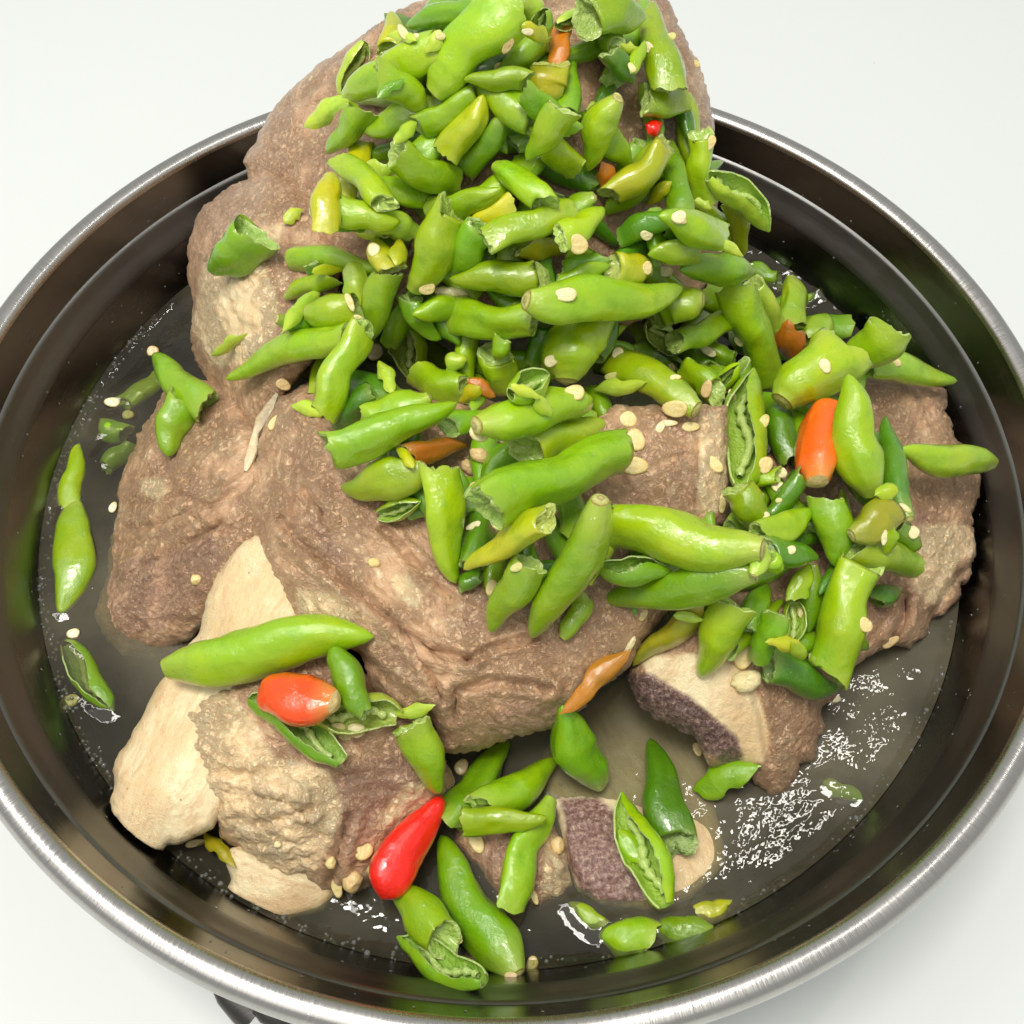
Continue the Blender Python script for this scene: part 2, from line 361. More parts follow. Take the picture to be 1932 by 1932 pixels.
# ------------------------------------------------------------------ what things rest on: rays are cast into all that is already built
BV = []
def add_bvh(verts, faces, box=None):
    if box is None: box = (-9e9, -9e9, 9e9, 9e9)
    BV.append((BVHTree.FromPolygons([tuple(x) for x in verts], faces if isinstance(faces, list) else faces.tolist()), box))
def hit(u, v):
    d = ray(u, v); dv = Vector(d); L = dv.length; dn = dv / L; best = None
    for b, (x0, y0, x1, y1) in BV:
        if x0 <= u <= x1 and y0 <= v <= y1:
            loc, nor, idx, dist = b.ray_cast(Vector(CAM), dn)
            if loc is not None and (best is None or dist < best[0]): best = (dist, nor, loc)
    if best is None:
        k = (ZB - CAM[2]) / d[2]; return k, Vector((0, 0, 1)), CAM + d * k
    n = best[1] if best[1].dot(dn) < 0 else -best[1]
    return best[0] / L, n, np.array(best[2])
# level of the broth as a resting place (cut to the inside of the pan)
_a = np.linspace(0, 2 * math.pi, 64, endpoint=False)
add_bvh([(0, 0, ZB)] + [(12.1 * math.cos(t), 12.1 * math.sin(t), ZB) for t in _a], [[0, 1 + i, 1 + (i + 1) % 64] for i in range(64)])
v, f = lathe(inner, 64); add_bvh(v, f)

# ------------------------------------------------------------------ meat and bone chunks
def inside(px, py, poly):
    r = np.zeros(px.shape, bool); n = len(poly)
    for i in range(n):
        x0, y0 = poly[i]; x1, y1 = poly[(i + 1) % n]
        if y0 == y1: continue
        c = ((y0 > py) != (y1 > py)) & (px < (x1 - x0) * (py - y0) / (y1 - y0) + x0); r ^= c
    return r
def seg_dist(px, py, pts, closed=True):
    d = np.full(px.shape, 1e9); n = len(pts)
    for i in range(n if closed else n - 1):
        x0, y0 = pts[i]; x1, y1 = pts[(i + 1) % n]; dx, dy = x1 - x0, y1 - y0
        t = np.clip(((px - x0) * dx + (py - y0) * dy) / (dx * dx + dy * dy + 1e-9), 0, 1)
        d = np.minimum(d, np.hypot(px - x0 - t * dx, py - y0 - t * dy))
    return d
def tps(ctrl):
    c = np.array(ctrl, float); n = len(c); X = c[:, :2] / 300
    r = np.hypot(*(X[:, None] - X[None]).transpose(2, 0, 1)); K = np.where(r > 0, r * r * np.log(r + 1e-12), 0) + 0.01 * np.eye(n)
    P = np.c_[np.ones(n), X]; A = np.block([[K, P], [P.T, np.zeros((3, 3))]])
    s_ = np.linalg.solve(A, np.r_[c[:, 2], 0, 0, 0])
    def fz(u, v):
        x = np.c_[u, v] / 300; r = np.hypot(x[:, None, 0] - X[None, :, 0], x[:, None, 1] - X[None, :, 1])
        return np.where(r > 0, r * r * np.log(r + 1e-12), 0) @ s_[:n] + s_[n] + x @ s_[n + 1:]
    return fz
_wz = np.array([q[1] for q in inner]); _wr = np.array([q[0] for q in inner]); _o = np.argsort(_wz)
def keep_inside(p, gap=0.12):                # nothing may poke through the pan wall
    r_ = np.hypot(p[:, 0], p[:, 1]); m = np.interp(p[:, 2], _wz[_o], _wr[_o]) - gap
    k = np.where((p[:, 2] < -0.1) & (r_ > m), m / np.maximum(r_, 1e-6), 1.0); return p * np.c_[k, k, np.ones(len(k))]
def chunk(name, label, cat, outline, ctrl, step=4, rag=5, round_w=45, round_d=0.9, thick=3.0, fibre=0, amp=0.10, fine=0.05, masks=None,
          creases=(), bone=False, group=None, shrink=0.8, lumps=()):
    rs = sum(ord(c) for c in label)
    pts = []
    for i in range(len(outline)):
        a = np.array(outline[i][:2], float); b = np.array(outline[(i + 1) % len(outline)][:2], float)
        m = max(1, int(np.hypot(*(b - a)) / 6))
        for k in range(m): pts.append(a + (b - a) * k / m)
    pts = np.array(pts); q = np.c_[pts / 16, np.full(len(pts), rs)]
    pts = pts + rag * np.c_[fbm(q, 3, 0.7), fbm(q + 31, 3, 0.7)]
    x0, y0 = pts.min(0) - step; x1, y1 = pts.max(0) + step
    gx = np.arange(x0, x1 + step, step); gy = np.arange(y0, y1 + step, step); U, Vv = np.meshgrid(gx, gy)
    ins = inside(U, Vv, pts)
    cell = ins[:-1, :-1] & ins[1:, :-1] & ins[:-1, 1:] & ins[1:, 1:]
    W = U.shape[1]; ci, cj = np.nonzero(cell); a = ci * W + cj
    quads = np.c_[a, a + W, a + W + 1, a + 1]
    used = np.unique(quads); remap = -np.ones(U.size, int); remap[used] = np.arange(len(used)); quads = remap[quads]
    u = U.ravel()[used].copy(); vv = Vv.ravel()[used].copy()
    ed = np.concatenate([quads[:, [i, (i + 1) % 4]] for i in range(4)])
    key = np.sort(ed, 1); _, inv, cnt = np.unique(key, axis=0, return_inverse=True, return_counts=True)
    bd = ed[cnt[inv.ravel()] == 1]
    bmask = np.zeros(len(u), bool); bmask[bd.ravel()] = True
    for _ in range(4):                      # smooth the stepped border
        sx = np.zeros(len(u)); sy = np.zeros(len(u)); sn = np.zeros(len(u))
        for p_, q_ in ((0, 1), (1, 0)):
            np.add.at(sx, bd[:, p_], u[bd[:, q_]]); np.add.at(sy, bd[:, p_], vv[bd[:, q_]]); np.add.at(sn, bd[:, p_], 1)
        u[bmask] = 0.5 * u[bmask] + 0.5 * sx[bmask] / sn[bmask]; vv[bmask] = 0.5 * vv[bmask] + 0.5 * sy[bmask] / sn[bmask]
    z = tps(ctrl)(u, vv)
    for (lx, ly, lr, lh) in lumps: z = z + lh * np.exp(-((u - lx) ** 2 + (vv - ly) ** 2) / lr ** 2)
    P = at(u, vv, z)
    d = seg_dist(u, vv, pts[::2]); e = np.clip(1 - d / round_w, 0, 1)
    back = round_d * (1 - np.sqrt(np.clip(1 - e * e, 0, 1)))
    for line, cw, cdp in creases:
        dl = seg_dist(u, vv, line, False); back = back + 0.55 * cdp * np.exp(-(dl / cw) ** 2) - 0.35 * cdp * np.exp(-((dl - 2.2 * cw) / (1.2 * cw)) ** 2)
    R = ray(u, vv); Rn = R / np.linalg.norm(R, axis=1)[:, None]
    P = P + Rn * back[:, None]
    # fibre coordinates in the surface (cm)
    ca, sa = math.cos(math.radians(fibre)), math.sin(math.radians(fibre))
    uc, vc = u / 79, vv / 79
    fibv = np.c_[uc * ca + vc * sa, -uc * sa + vc * ca, P[:, 2] * 0.5 + rs % 17]
    def normals(P):
        fn = np.cross(P[quads[:, 2]] - P[quads[:, 0]], P[quads[:, 3]] - P[quads[:, 1]]); n_ = np.zeros_like(P)
        for k in range(4): np.add.at(n_, quads[:, k], fn)
        n_ /= np.linalg.norm(n_, axis=1)[:, None] + 1e-12
        return np.where(np.sum(n_ * Rn, 1)[:, None] > 0, -n_, n_)
    MK = {}
    for nm in ('bone', 'fat', 'marrow', 'dark'):
        val = np.zeros(len(u))
        for poly in (masks or {}).get(nm, []):
            i_ = inside(u, vv, poly); dd = seg_dist(u, vv, poly)
            val = np.maximum(val, np.clip(0.5 + np.where(i_, dd, -dd) / 24, 0, 1))
        MK[nm] = val
    if bone: MK['bone'][:] = 1
    N = normals(P)
    sm = 1 - 0.72 * np.clip(MK['bone'], 0, 1)
    st = fibv * np.array([0.55, 2.2, 1.0]) + 0.5 * np.c_[fbm(P * 0.9, 2), fbm(P * 0.9 + 7, 2), fbm(P * 0.9 + 13, 2)]
    disp = 0.55 * amp * (1.1 * fbm(P * 1.1 + rs, 3) + 0.45 * ridged(st * 1.2 + rs, 3) - 0.2) * sm
    disp += 0.030 * ridged(fibv * np.array([1.2, 7.0, 1.0]) + 0.8 * np.c_[fbm(P * 1.4, 2), fbm(P * 1.4 + 7, 2), fbm(P * 1.4 + 13, 2)], 3) * sm * np.clip(0.6 + 1.2 * fbm(P * 0.6 + 77, 2), 0, 1)
    disp += 0.55 * fine * (fbm(P * 4.5 + rs, 3, 0.6) + 0.6 * ridged(st * 3.0, 2)) * sm
    wp = P + 0.12 * np.c_[fbm(P * 3, 2), fbm(P * 3 + 9, 2), fbm(P * 3 + 21, 2)]
    bead = np.clip(1 - (worley(wp * 3.1 + rs) / 0.75) ** 2, 0, 1); bead2 = np.clip(1 - (worley(wp * 6.0 + rs) / 0.75) ** 2, 0, 1)
    gm_ = np.clip(fbm(P * 0.7 + rs, 2) * 2.2 + 0.25, 0, 1)
    disp += np.clip(MK['fat'], 0, 1) * (0.075 * bead + 0.045 * bead2 - 0.05) + (1 - np.clip(MK['fat'] + MK['bone'] + MK['marrow'], 0, 1)) * gm_ * (0.045 * bead2 + 0.02 * bead)
    disp += 0.05 * np.clip(MK['marrow'], 0, 1) * (ridged(P * 6 + 3, 2) - 0.5) * 1.2
    P = keep_inside(P + N * disp[:, None])
    n0 = len(P)
    # body behind the visible face: the wall goes back, draws in and closes
    cen = P.mean(0) + FWD * thick
    cen[2] = max(cen[2], -6.6)
    bidx = np.nonzero(bmask)[0]; lay = []
    prev = {int(i): int(i) for i in bidx}; allP = [P]; tot = n0; wf = []
    for frac, sh in ((0.33, 0.04), (0.7, 0.10), (1.0, 1 - shrink)):
        base = P[bidx]; q_ = base + Rn[bidx] * thick * frac; q_ = q_ + (cen - q_) * np.array([sh, sh, sh * 0.3])
        q_[:, 2] = np.maximum(q_[:, 2], -6.7)
        q_ = q_ + 0.12 * np.c_[fbm(q_ * 1.3, 2), fbm(q_ * 1.3 + 5, 2), np.zeros(len(q_))]
        q_ = keep_inside(q_, 0.15)
        cur = {int(i): tot + k for k, i in enumerate(bidx)}
        for a_, b_ in bd: wf.append([prev[int(b_)], prev[int(a_)], cur[int(a_)], cur[int(b_)]])
        allP.append(q_); tot += len(q_); prev = cur
    allP.append(cen[None]); 
    for a_, b_ in bd: wf.append([prev[int(b_)], prev[int(a_)], tot])
    P2 = np.concatenate(allP); ext = lambda x: np.concatenate([x] + [x[bidx]] * 3 + [x[:1]])
    at2 = {k: ext(x) for k, x in MK.items()}; at2['fibre'] = np.concatenate([fibv] + [fibv[bidx] + [0, 0, 0.4 * (k + 1)] for k in range(3)] + [fibv[:1]])
    origin = P2.mean(0)
    fq = quads.tolist()
    parts = {'flesh': [], 'bone': [], 'marrow': [], 'fat': []}
    if bone: parts['flesh'] = fq
    else:
        for fc in fq:
            k = 'flesh'
            for nm in ('fat', 'bone', 'marrow'):
                if MK[nm][fc].mean() > 0.5: k = nm
            parts[k].append(fc)
    def sub(faces, nm, parent):
        idx = np.unique(np.concatenate([np.array(x) for x in faces])); mp = -np.ones(len(P2), int); mp[idx] = np.arange(len(idx))
        return mk(nm, P2[idx], [[int(mp[i]) for i in x] for x in faces], MEAT, parent, origin, attrs={k: x[idx] for k, x in at2.items()})
    root = sub(parts['flesh'] + wf, name, None); tag(root, label, cat, group)
    for nm in ('bone', 'marrow', 'fat'):
        if len(parts[nm]) > 60: sub(parts[nm], nm, root)
        elif parts[nm]: sub(parts[nm], nm, root)
    add_bvh(P2, quads, (x0, y0, x1, y1))
    return root
def tl(t, *xy): return [tp(t, xy[i], xy[i + 1]) for i in range(0, len(xy), 2)]

chunk('meat_chunk', 'big brown meat chunk at the summit, mostly buried under chillies', 'meat',
      [(500, 230), (525, 190), (575, 135), (640, 92), (700, 50), (760, 15), (850, -30), (1000, -60), (1200, -40), (1262, 0), (1285, 55), (1312, 105), (1335, 170), (1350, 240), (1345, 330),
       (1365, 420), (1385, 500), (1300, 580), (1100, 640), (900, 640), (700, 580), (600, 500), (520, 440), (480, 380), (455, 300)],
      [(900, -40, 6.8), (640, 95, 5.0), (525, 190, 3.4), (470, 330, 2.2), (1330, 170, 4.3), (1250, 10, 5.8), (1345, 300, 3.3), (1380, 480, 1.2), (900, 300, 4.9), (1100, 300, 4.8), (700, 400, 3.8), (900, 620, 2.6), (1200, 600, 2.4), (560, 430, 2.4), (1060, 100, 6.3), (800, 120, 5.9)],
      fibre=-35, round_w=60, round_d=1.2, thick=5, creases=[([(540, 200), (600, 160), (640, 140)], 8, 0.15)])
chunk('meat_chunk', 'upright tan meat and bone piece against the far left pan wall', 'meat',
      [(440, 345), (400, 372), (369, 403), (362, 438), (352, 478), (355, 526), (363, 566), (360, 624), (366, 677), (392, 722), (430, 790), (445, 860), (470, 880), (500, 820), (540, 740), (590, 680), (640, 580), (640, 480), (610, 400), (560, 340), (500, 320)],
      [(352, 478, 0.4), (363, 600, -0.2), (440, 480, 2.5), (440, 620, 1.5), (570, 560, 2.6), (410, 318, 1.8), (460, 860, -0.4), (369, 403, 1.0), (600, 450, 3.0), (520, 760, 1.4), (395, 700, -0.5)],
      fibre=75, round_w=55, round_d=1.1, amp=0.10, thick=4,
      masks=dict(fat=[[(385, 500), (430, 460), (490, 450), (515, 540), (530, 600), (500, 650), (480, 690), (400, 690), (365, 620)], [(470, 470), (500, 430), (540, 420), (520, 480)]],
                 bone=[[(415, 560), (450, 530), (490, 570), (490, 625), (440, 640), (420, 610)]]))
chunk('meat_chunk', 'ragged brown meat at the left edge half sunk in the broth', 'meat',
      [(319, 733), (293, 765), (264, 815), (246, 853), (226, 897), (217, 932), (223, 976), (211, 1005), (202, 1079), (187, 1114), (176, 1155), (187, 1195), (225, 1240), (300, 1250), (380, 1185), (450, 1110), (500, 1030), (520, 950), (510, 870), (475, 800), (460, 740), (400, 715), (360, 712)],
      [(293, 765, -1.6), (226, 897, -2.5), (211, 1005, -2.7), (180, 1155, -3.0), (225, 1235, -3.4), (300, 1250, -3.3), (370, 1175, -1.8), (440, 900, 0.3), (330, 900, -0.8), (330, 1060, -1.3), (400, 1000, -0.3), (400, 770, -0.3), (480, 900, 0.5), (260, 1150, -2.4)],
      fibre=-35, amp=0.17, fine=0.07, rag=6, thick=4, round_w=50,
      masks=dict(dark=[[(200, 1090), (260, 1050), (340, 1040), (410, 1010), (430, 1050), (370, 1140), (300, 1190), (200, 1200)]], fat=[[(268, 905), (300, 900), (325, 930), (300, 945), (270, 930)]]),
      creases=[([(300, 860), (330, 930), (400, 960), (440, 930)], 7, 0.25), ([(230, 1000), (300, 990), (370, 960)], 6, 0.2), ([(250, 1080), (330, 1040), (420, 990)], 8, 0.25)])
chunk('bone', 'pale smooth blade bone jutting toward the lower left rim', 'bone',
      [(510, 985), (440, 1035), (395, 1110), (378, 1161), (375, 1190), (346, 1228), (320, 1262), (293, 1295), (264, 1354), (243, 1389), (217, 1430), (209, 1457), (214, 1480), (207, 1506), (202, 1533), (190, 1547), (211, 1549), (213, 1570), (217, 1597), (252, 1615), (293, 1616), (314, 1600), (351, 1592), (404, 1565), (420, 1540), (470, 1450), (500, 1350), (560, 1240), (580, 1180), (560, 1100), (530, 1040)],
      [(490, 1030, 0.5), (560, 1150, 0.1), (375, 1190, -0.7), (300, 1300, -1.0), (209, 1457, -1.7), (202, 1533, -1.8), (217, 1597, -2.0), (293, 1616, -2.05), (404, 1565, -1.7), (330, 1450, -0.95), (300, 1500, -1.15), (450, 1200, 0.0), (420, 1320, -0.55), (262, 1370, -1.35), (430, 1100, 0.0), (480, 1420, -1.0)],
      bone=True, fibre=115, rag=5.5, round_w=22, round_d=0.45, thick=0.9, amp=0.05, shrink=0.9)
chunk('meat_chunk', 'large crinkled brown meat slab in the middle of the pan', 'meat',
      [(520, 745), (500, 800), (482, 860), (462, 930), (470, 1000), (487, 1037), (510, 1078), (530, 1139), (545, 1168), (600, 1200), (677, 1236), (694, 1292), (715, 1321), (735, 1344), (780, 1360), (815, 1353), (830, 1395), (823, 1424), (860, 1425), (894, 1415), (929, 1406), (979, 1390), (1040, 1377), (1060, 1350), (1107, 1336), (1119, 1306), (1154, 1286), (1192, 1260), (1220, 1210), (1254, 1166), (1300, 1110), (1330, 1040), (1300, 940), (1200, 850), (1100, 800), (900, 750), (700, 720), (600, 720)],
      [(520, 745, 1.6), (480, 870, 0.8), (600, 850, 2.0), (600, 1000, 1.5), (487, 1037, 0.75), (545, 1168, 0.3), (700, 1100, 1.4), (800, 1000, 1.6), (800, 1250, 0.9), (700, 1290, 0.25), (900, 1150, 1.4), (894, 1415, -1.0), (830, 1410, -0.9), (1000, 1300, 0.4), (1040, 1377, -0.7), (1100, 1100, 1.4), (1200, 1050, 1.4), (1192, 1260, 0.1), (1254, 1166, 0.7), (1000, 800, 2.2), (800, 750, 2.3), (1200, 850, 1.9), (1300, 1060, 0.8)],
      fibre=42, amp=0.13, fine=0.055, thick=2.6, round_w=55, round_d=1.0, rag=4, lumps=[(985, 1375, 55, 0.25), (620, 900, 60, 0.2)],
      masks=dict(dark=[[(585, 985), (605, 975), (650, 1050), (640, 1070), (610, 1040)], [(930, 1350), (1040, 1330), (1050, 1370), (960, 1395), (915, 1380)]],
                 fat=[[(735, 1090), (770, 1080), (800, 1120), (790, 1150), (750, 1130)], [(560, 1110), (640, 1120), (680, 1160), (640, 1180), (560, 1160)]]),
      creases=[(tl('J', 200, 300, 500, 600, 820, 850, 1150, 1120, 1400, 1190), 9, 0.34), (tl('J', 1400, 1190, 1600, 1100, 1850, 1040), 7, 0.25), (tl('J', 700, 1160, 900, 1330, 1150, 1520), 9, 0.22), (tl('J', 1320, 1560, 1330, 1380, 1600, 1330, 1930, 1380), 8, 0.3),
               (tl('J', 850, 350, 1050, 560, 1300, 800), 8, 0.2), (tl('J', 350, 100, 460, 220, 480, 300), 7, 0.25), (tl('J', 900, 900, 1150, 1250, 1250, 1450), 6, 0.2), ([(560, 800), (545, 900), (560, 1000)], 6, 0.14), ([(620, 760), (600, 840), (640, 930)], 6, 0.12)])
chunk('meat_chunk', 'lumpy fatty meat at the near left below the orange-red chilli', 'meat',
      [(337, 1351), (331, 1372), (345, 1420), (365, 1465), (383, 1489), (398, 1530), (407, 1548), (420, 1590), (451, 1609), (503, 1653), (553, 1659), (612, 1677), (653, 1682), (688, 1688), (720, 1640), (760, 1600), (830, 1540), (860, 1480), (840, 1420), (815, 1353), (760, 1330), (700, 1280), (640, 1230), (540, 1230), (420, 1280), (375, 1302)],
      [(420, 1290, -0.3), (337, 1360, -0.75), (400, 1540, -1.45), (451, 1609, -1.9), (612, 1677, -2.4), (688, 1688, -2.6), (520, 1450, -0.35), (560, 1550, -0.9), (620, 1330, 0.0), (740, 1400, -0.6), (840, 1500, -1.9), (760, 1590, -2.1), (660, 1500, -0.9)],
      fibre=10, amp=0.17, fine=0.10, rag=7, thick=3, round_w=50,
      masks=dict(fat=[[(335, 1345), (390, 1300), (440, 1310), (480, 1360), (520, 1430), (620, 1450), (650, 1530), (600, 1640), (520, 1660), (440, 1590), (400, 1520), (350, 1430)], [(700, 1560), (760, 1480), (820, 1470), (780, 1560)]],
                 dark=[[(625, 1470), (690, 1425), (800, 1435), (830, 1490), (760, 1500), (660, 1640), (640, 1560)]]),
      creases=[(tl('N', 400, 470, 560, 500, 700, 560), 8, 0.3), (tl('N', 950, 600, 900, 800, 850, 980), 9, 0.35), (tl('N', 200, 600, 350, 650, 650, 560), 7, 0.2), (tl('N', 60, 300, 300, 330, 420, 300), 8, 0.2)],
      lumps=[(560, 1500, 35, 0.3), (430, 1420, 40, 0.15), (780, 1480, 30, 0.25), (640, 1610, 35, 0.2)])
chunk('bone', 'white porous bone end in the broth below the fatty meat', 'bone',
      [(430, 1600), (424, 1627), (434, 1659), (417, 1697), (451, 1718), (495, 1735), (542, 1741), (566, 1729), (589, 1729), (612, 1717), (630, 1697), (650, 1660), (560, 1600), (500, 1580)],
      [(430, 1610, -2.3), (417, 1697, -2.8), (542, 1741, -3.0), (630, 1697, -2.9), (520, 1680, -2.45), (600, 1620, -2.2)],
      bone=True, fibre=20, rag=4, round_w=20, round_d=0.4, thick=2.5, masks=dict(dark=[[(585, 1670), (640, 1670), (620, 1720), (580, 1710)]]))
chunk('meat_chunk', 'broad tan meat and bone slab along the right side with a purple marrow cut', 'meat',
      [(1600, 690), (1641, 715), (1712, 718), (1785, 734), (1788, 758), (1779, 778), (1795, 805), (1805, 828), (1850, 870), (1858, 905), (1858, 931), (1841, 960), (1832, 1001), (1846, 1022), (1845, 1054), (1846, 1089), (1823, 1110), (1815, 1100), (1817, 1127), (1788, 1148), (1758, 1171), (1750, 1198), (1717, 1227), (1682, 1221), (1659, 1236), (1615, 1259), (1600, 1286), (1583, 1306), (1568, 1329), (1551, 1338), (1562, 1370), (1547, 1391), (1543, 1410), (1536, 1439), (1504, 1445), (1507, 1463), (1486, 1498), (1454, 1504), (1420, 1470), (1391, 1442), (1340, 1450), (1321, 1412), (1295, 1382), (1236, 1360), (1207, 1336), (1181, 1277), (1195, 1255), (1250, 1200), (1330, 1150), (1380, 1020), (1450, 850), (1540, 740)],
      [(1641, 723, 0.2), (1785, 734, -0.8), (1858, 920, -1.5), (1846, 1060, -1.9), (1758, 1171, -2.3), (1682, 1221, -2.0), (1600, 1286, -1.9), (1551, 1338, -1.9), (1542, 1415, -2.3), (1486, 1498, -2.85), (1391, 1438, -1.9), (1333, 1438, -1.7), (1236, 1360, -1.1), (1181, 1277, -0.6), (1300, 1270, -0.3), (1400, 1320, -0.7), (1500, 1300, -1.0), (1600, 1100, -0.5), (1700, 900, -0.3), (1500, 1000, 0.5), (1450, 1450, -2.1), (1450, 860, 0.9)],
      fibre=-55, amp=0.12, rag=6, thick=3.2, round_w=40, round_d=0.8,
      masks=dict(bone=[tl('K', 900, 1180, 1250, 1150, 1560, 1250, 1700, 1500, 1740, 1720, 1700, 1860, 1560, 1840, 1520, 1700, 1300, 1500, 960, 1290)],
                 marrow=[tl('K', 790, 1270, 960, 1290, 1200, 1410, 1340, 1530, 1530, 1690, 1560, 1830, 1440, 1860, 1300, 1760, 1220, 1680, 1000, 1600, 890, 1490)],
                 dark=[tl('H', 1170, 930, 1230, 920, 1150, 1120, 1120, 1250, 1080, 1240, 1100, 1150), tl('H', 1240, 350, 1310, 380, 1330, 480, 1270, 520, 1230, 450)],
                 fat=[tl('H', 1270, 480, 1560, 480, 1640, 600, 1480, 760, 1440, 950, 1300, 1000, 1200, 880)]),
      creases=[(tl('H', 1170, 940, 1160, 1080, 1100, 1200), 8, 0.45), (tl('H', 1630, 720, 1500, 820, 1400, 980, 1320, 1080), 7, 0.35), (tl('K', 1640, 1380, 1700, 1600, 1740, 1850), 7, 0.18), (tl('D', 1200, 1200, 1310, 1340, 1340, 1480), 8, 0.25), (tl('H', 760, 1350, 950, 1220, 1150, 1000), 8, 0.15)])
chunk('meat_chunk', 'small bare meat patch showing through a gap in the chilli heap', 'meat',
      [(1120, 790), (1160, 765), (1300, 760), (1372, 765), (1378, 900), (1372, 990), (1280, 1015), (1130, 990), (1125, 900)],
      [(1130, 790, 2.5), (1360, 780, 2.1), (1375, 970, 1.1), (1130, 980, 1.4), (1250, 880, 2.05)],
      fibre=70, amp=0.06, fine=0.04, thick=2.2, round_w=30, round_d=0.6,
      masks=dict(fat=[tl('G', 1430, 1220, 1600, 1200, 1620, 1650, 1540, 1860, 1440, 1850), tl('G', 830, 1330, 900, 1330, 900, 1480, 830, 1470)]), creases=[(tl('G', 1430, 1400, 1440, 1600, 1410, 1800), 5, 0.12), (tl('G', 1150, 1560, 1250, 1500, 1400, 1480), 4, 0.08)])
chunk('bone', 'rounded bone end in the broth with a dark purple core', 'bone',
      [(1105, 1330), (1160, 1280), (1200, 1260), (1260, 1340), (1330, 1380), (1350, 1440), (1345, 1480), (1352, 1530), (1365, 1571), (1368, 1630), (1347, 1659), (1306, 1694), (1248, 1726), (1204, 1718), (1131, 1709), (1087, 1680), (1069, 1630), (1060, 1586), (1048, 1542), (1020, 1490), (1020, 1420), (1060, 1370)],
      [(1105, 1340, -3.5), (1190, 1290, -3.3), (1300, 1390, -3.5), (1150, 1420, -3.4), (1300, 1470, -3.2), (1365, 1590, -3.0), (1248, 1726, -3.15), (1087, 1680, -2.85), (1060, 1560, -2.7), (1150, 1610, -2.5), (1280, 1620, -2.75), (1030, 1450, -3.2), (1210, 1500, -3.1)],
      fibre=60, bone=True, rag=4, round_w=26, round_d=0.5, thick=2.5, amp=0.12,
      masks=dict(marrow=[tl('O', 540, 470, 800, 480, 960, 620, 1010, 850, 1080, 1000, 1090, 1130, 900, 1180, 680, 1080, 600, 900, 580, 700)]))
chunk('meat_chunk', 'grey gristly scrap at the near edge between two split chillies', 'meat',
      [tp('O', *p) for p in [(-120, 600), (200, 600), (520, 640), (600, 780), (612, 1000), (570, 1120), (430, 1185), (330, 1190), (290, 1300), (240, 1250), (150, 1150), (40, 950), (-150, 780)]],
      [(*tp('O', -100, 650), -2.5), (*tp('O', 200, 800), -2.5), (*tp('O', 520, 700), -2.5), (*tp('O', 600, 1000), -2.8), (*tp('O', 430, 1180), -2.95), (*tp('O', 500, 950), -2.35), (*tp('O', 240, 1250), -3.0)],
      fibre=70, amp=0.14, fine=0.08, thick=2.2, round_w=30, masks=dict(dark=[tl('O', -120, 600, 420, 640, 440, 900, 300, 1200, 100, 1000)], fat=[tl('O', 460, 700, 580, 720, 600, 1000, 520, 1110, 430, 1100)]), creases=[(tl('O', 490, 880, 520, 960, 560, 1000), 5, 0.2)])
chunk('meat_chunk', 'little meat scrap at the near edge of the broth', 'meat',
      [tp('O', *p) for p in [(-90, 1480), (60, 1490), (135, 1540), (150, 1640), (50, 1715), (-80, 1700), (-120, 1600)]],
      [(*tp('O', 0, 1500), -2.9), (*tp('O', 150, 1640), -3.1), (*tp('O', 30, 1600), -2.7), (*tp('O', -100, 1600), -2.9)], fibre=0, rag=4, thick=1.5, round_w=16, round_d=0.4)

# ------------------------------------------------------------------ chillies
PAL = dict(b=(0.262, 0.455, 0.005), m=(0.165, 0.36, 0.005), d=(0.075, 0.22, 0.006), y=(0.42, 0.49, 0.008), p=(0.42, 0.60, 0.05), a=(0.46, 0.17, 0.010), l=(0.27, 0.29, 0.010), o=(0.86, 0.115, 0.006), k=(0.82, 0.085, 0.004), r=(0.76, 0.013, 0.004))
SHADE = dict(b='bright green', m='mid green', d='dark green', y='yellow-green', p='pale green', a='amber', l='olive', o='orange', k='orange-red', r='red')
PROF = dict(W=[(0, .40), (.03, .48), (.08, .62), (.18, .84), (.36, 1), (.58, .9), (.78, .66), (.91, .4), (.97, .22), (1, .02)],
            T=[(0, .92), (.2, 1), (.45, .95), (.68, .76), (.85, .5), (.95, .28), (1, .02)],
            S=[(0, .42), (.05, .5), (.12, .68), (.28, .9), (.55, 1), (.85, .97), (1, .88)],
            M=[(0, .9), (.4, 1), (1, .82)],
            H=[(0, .42), (.06, .62), (.2, .85), (.45, 1), (.7, .85), (.88, .5), (1, .08)],
            R=[(0, .30), (.03, .55), (.1, .8), (.25, 1), (.42, .97), (.6, .76), (.75, .56), (.9, .42), (.97, .27), (1, .03)],
            B=[(0, .44), (.05, .55), (.2, .9), (.45, 1), (.7, .95), (.88, .74), (.97, .42), (1, .03)],
            F=[(0, .3), (.1, .7), (.35, 1), (.65, .9), (.9, .55), (1, .12)])
LM = [("the blade bone", 300, 1480), ("the red chilli", 775, 1600), ("the orange-red chilli", 560, 1310), ("the orange chilli", 1555, 840),
      ("the long seeded chilli", 1145, 575), ("the bare meat patch", 1250, 890), ("the marrow cut", 1300, 1370), ("the amber strip", 1120, 1285),
      ("the upright bone piece", 440, 550), ("the large ragged chilli", 1040, 905), ("the broad pale chilli", 1180, 50), ("the chilli across the meat", 510, 1225),
      ("the big stem-scar chilli", 1520, 720), ("the blunt fat chilli", 1585, 1160), ("the stubby stem end", 1095, 690), ("the horizontal wall chilli", 1780, 860),
      ("the upright shiny chilli", 815, 460), ("the far curled skin", 1400, 390), ("the fat summit chilli", 900, 120)]
USED = set()
def direc(du, dv):
    k = int(((math.degrees(math.atan2(-dv, du)) + 22.5) % 360) // 45)
    return ['right', 'upper right', 'up', 'upper left', 'left', 'lower left', 'down', 'lower right'][k]
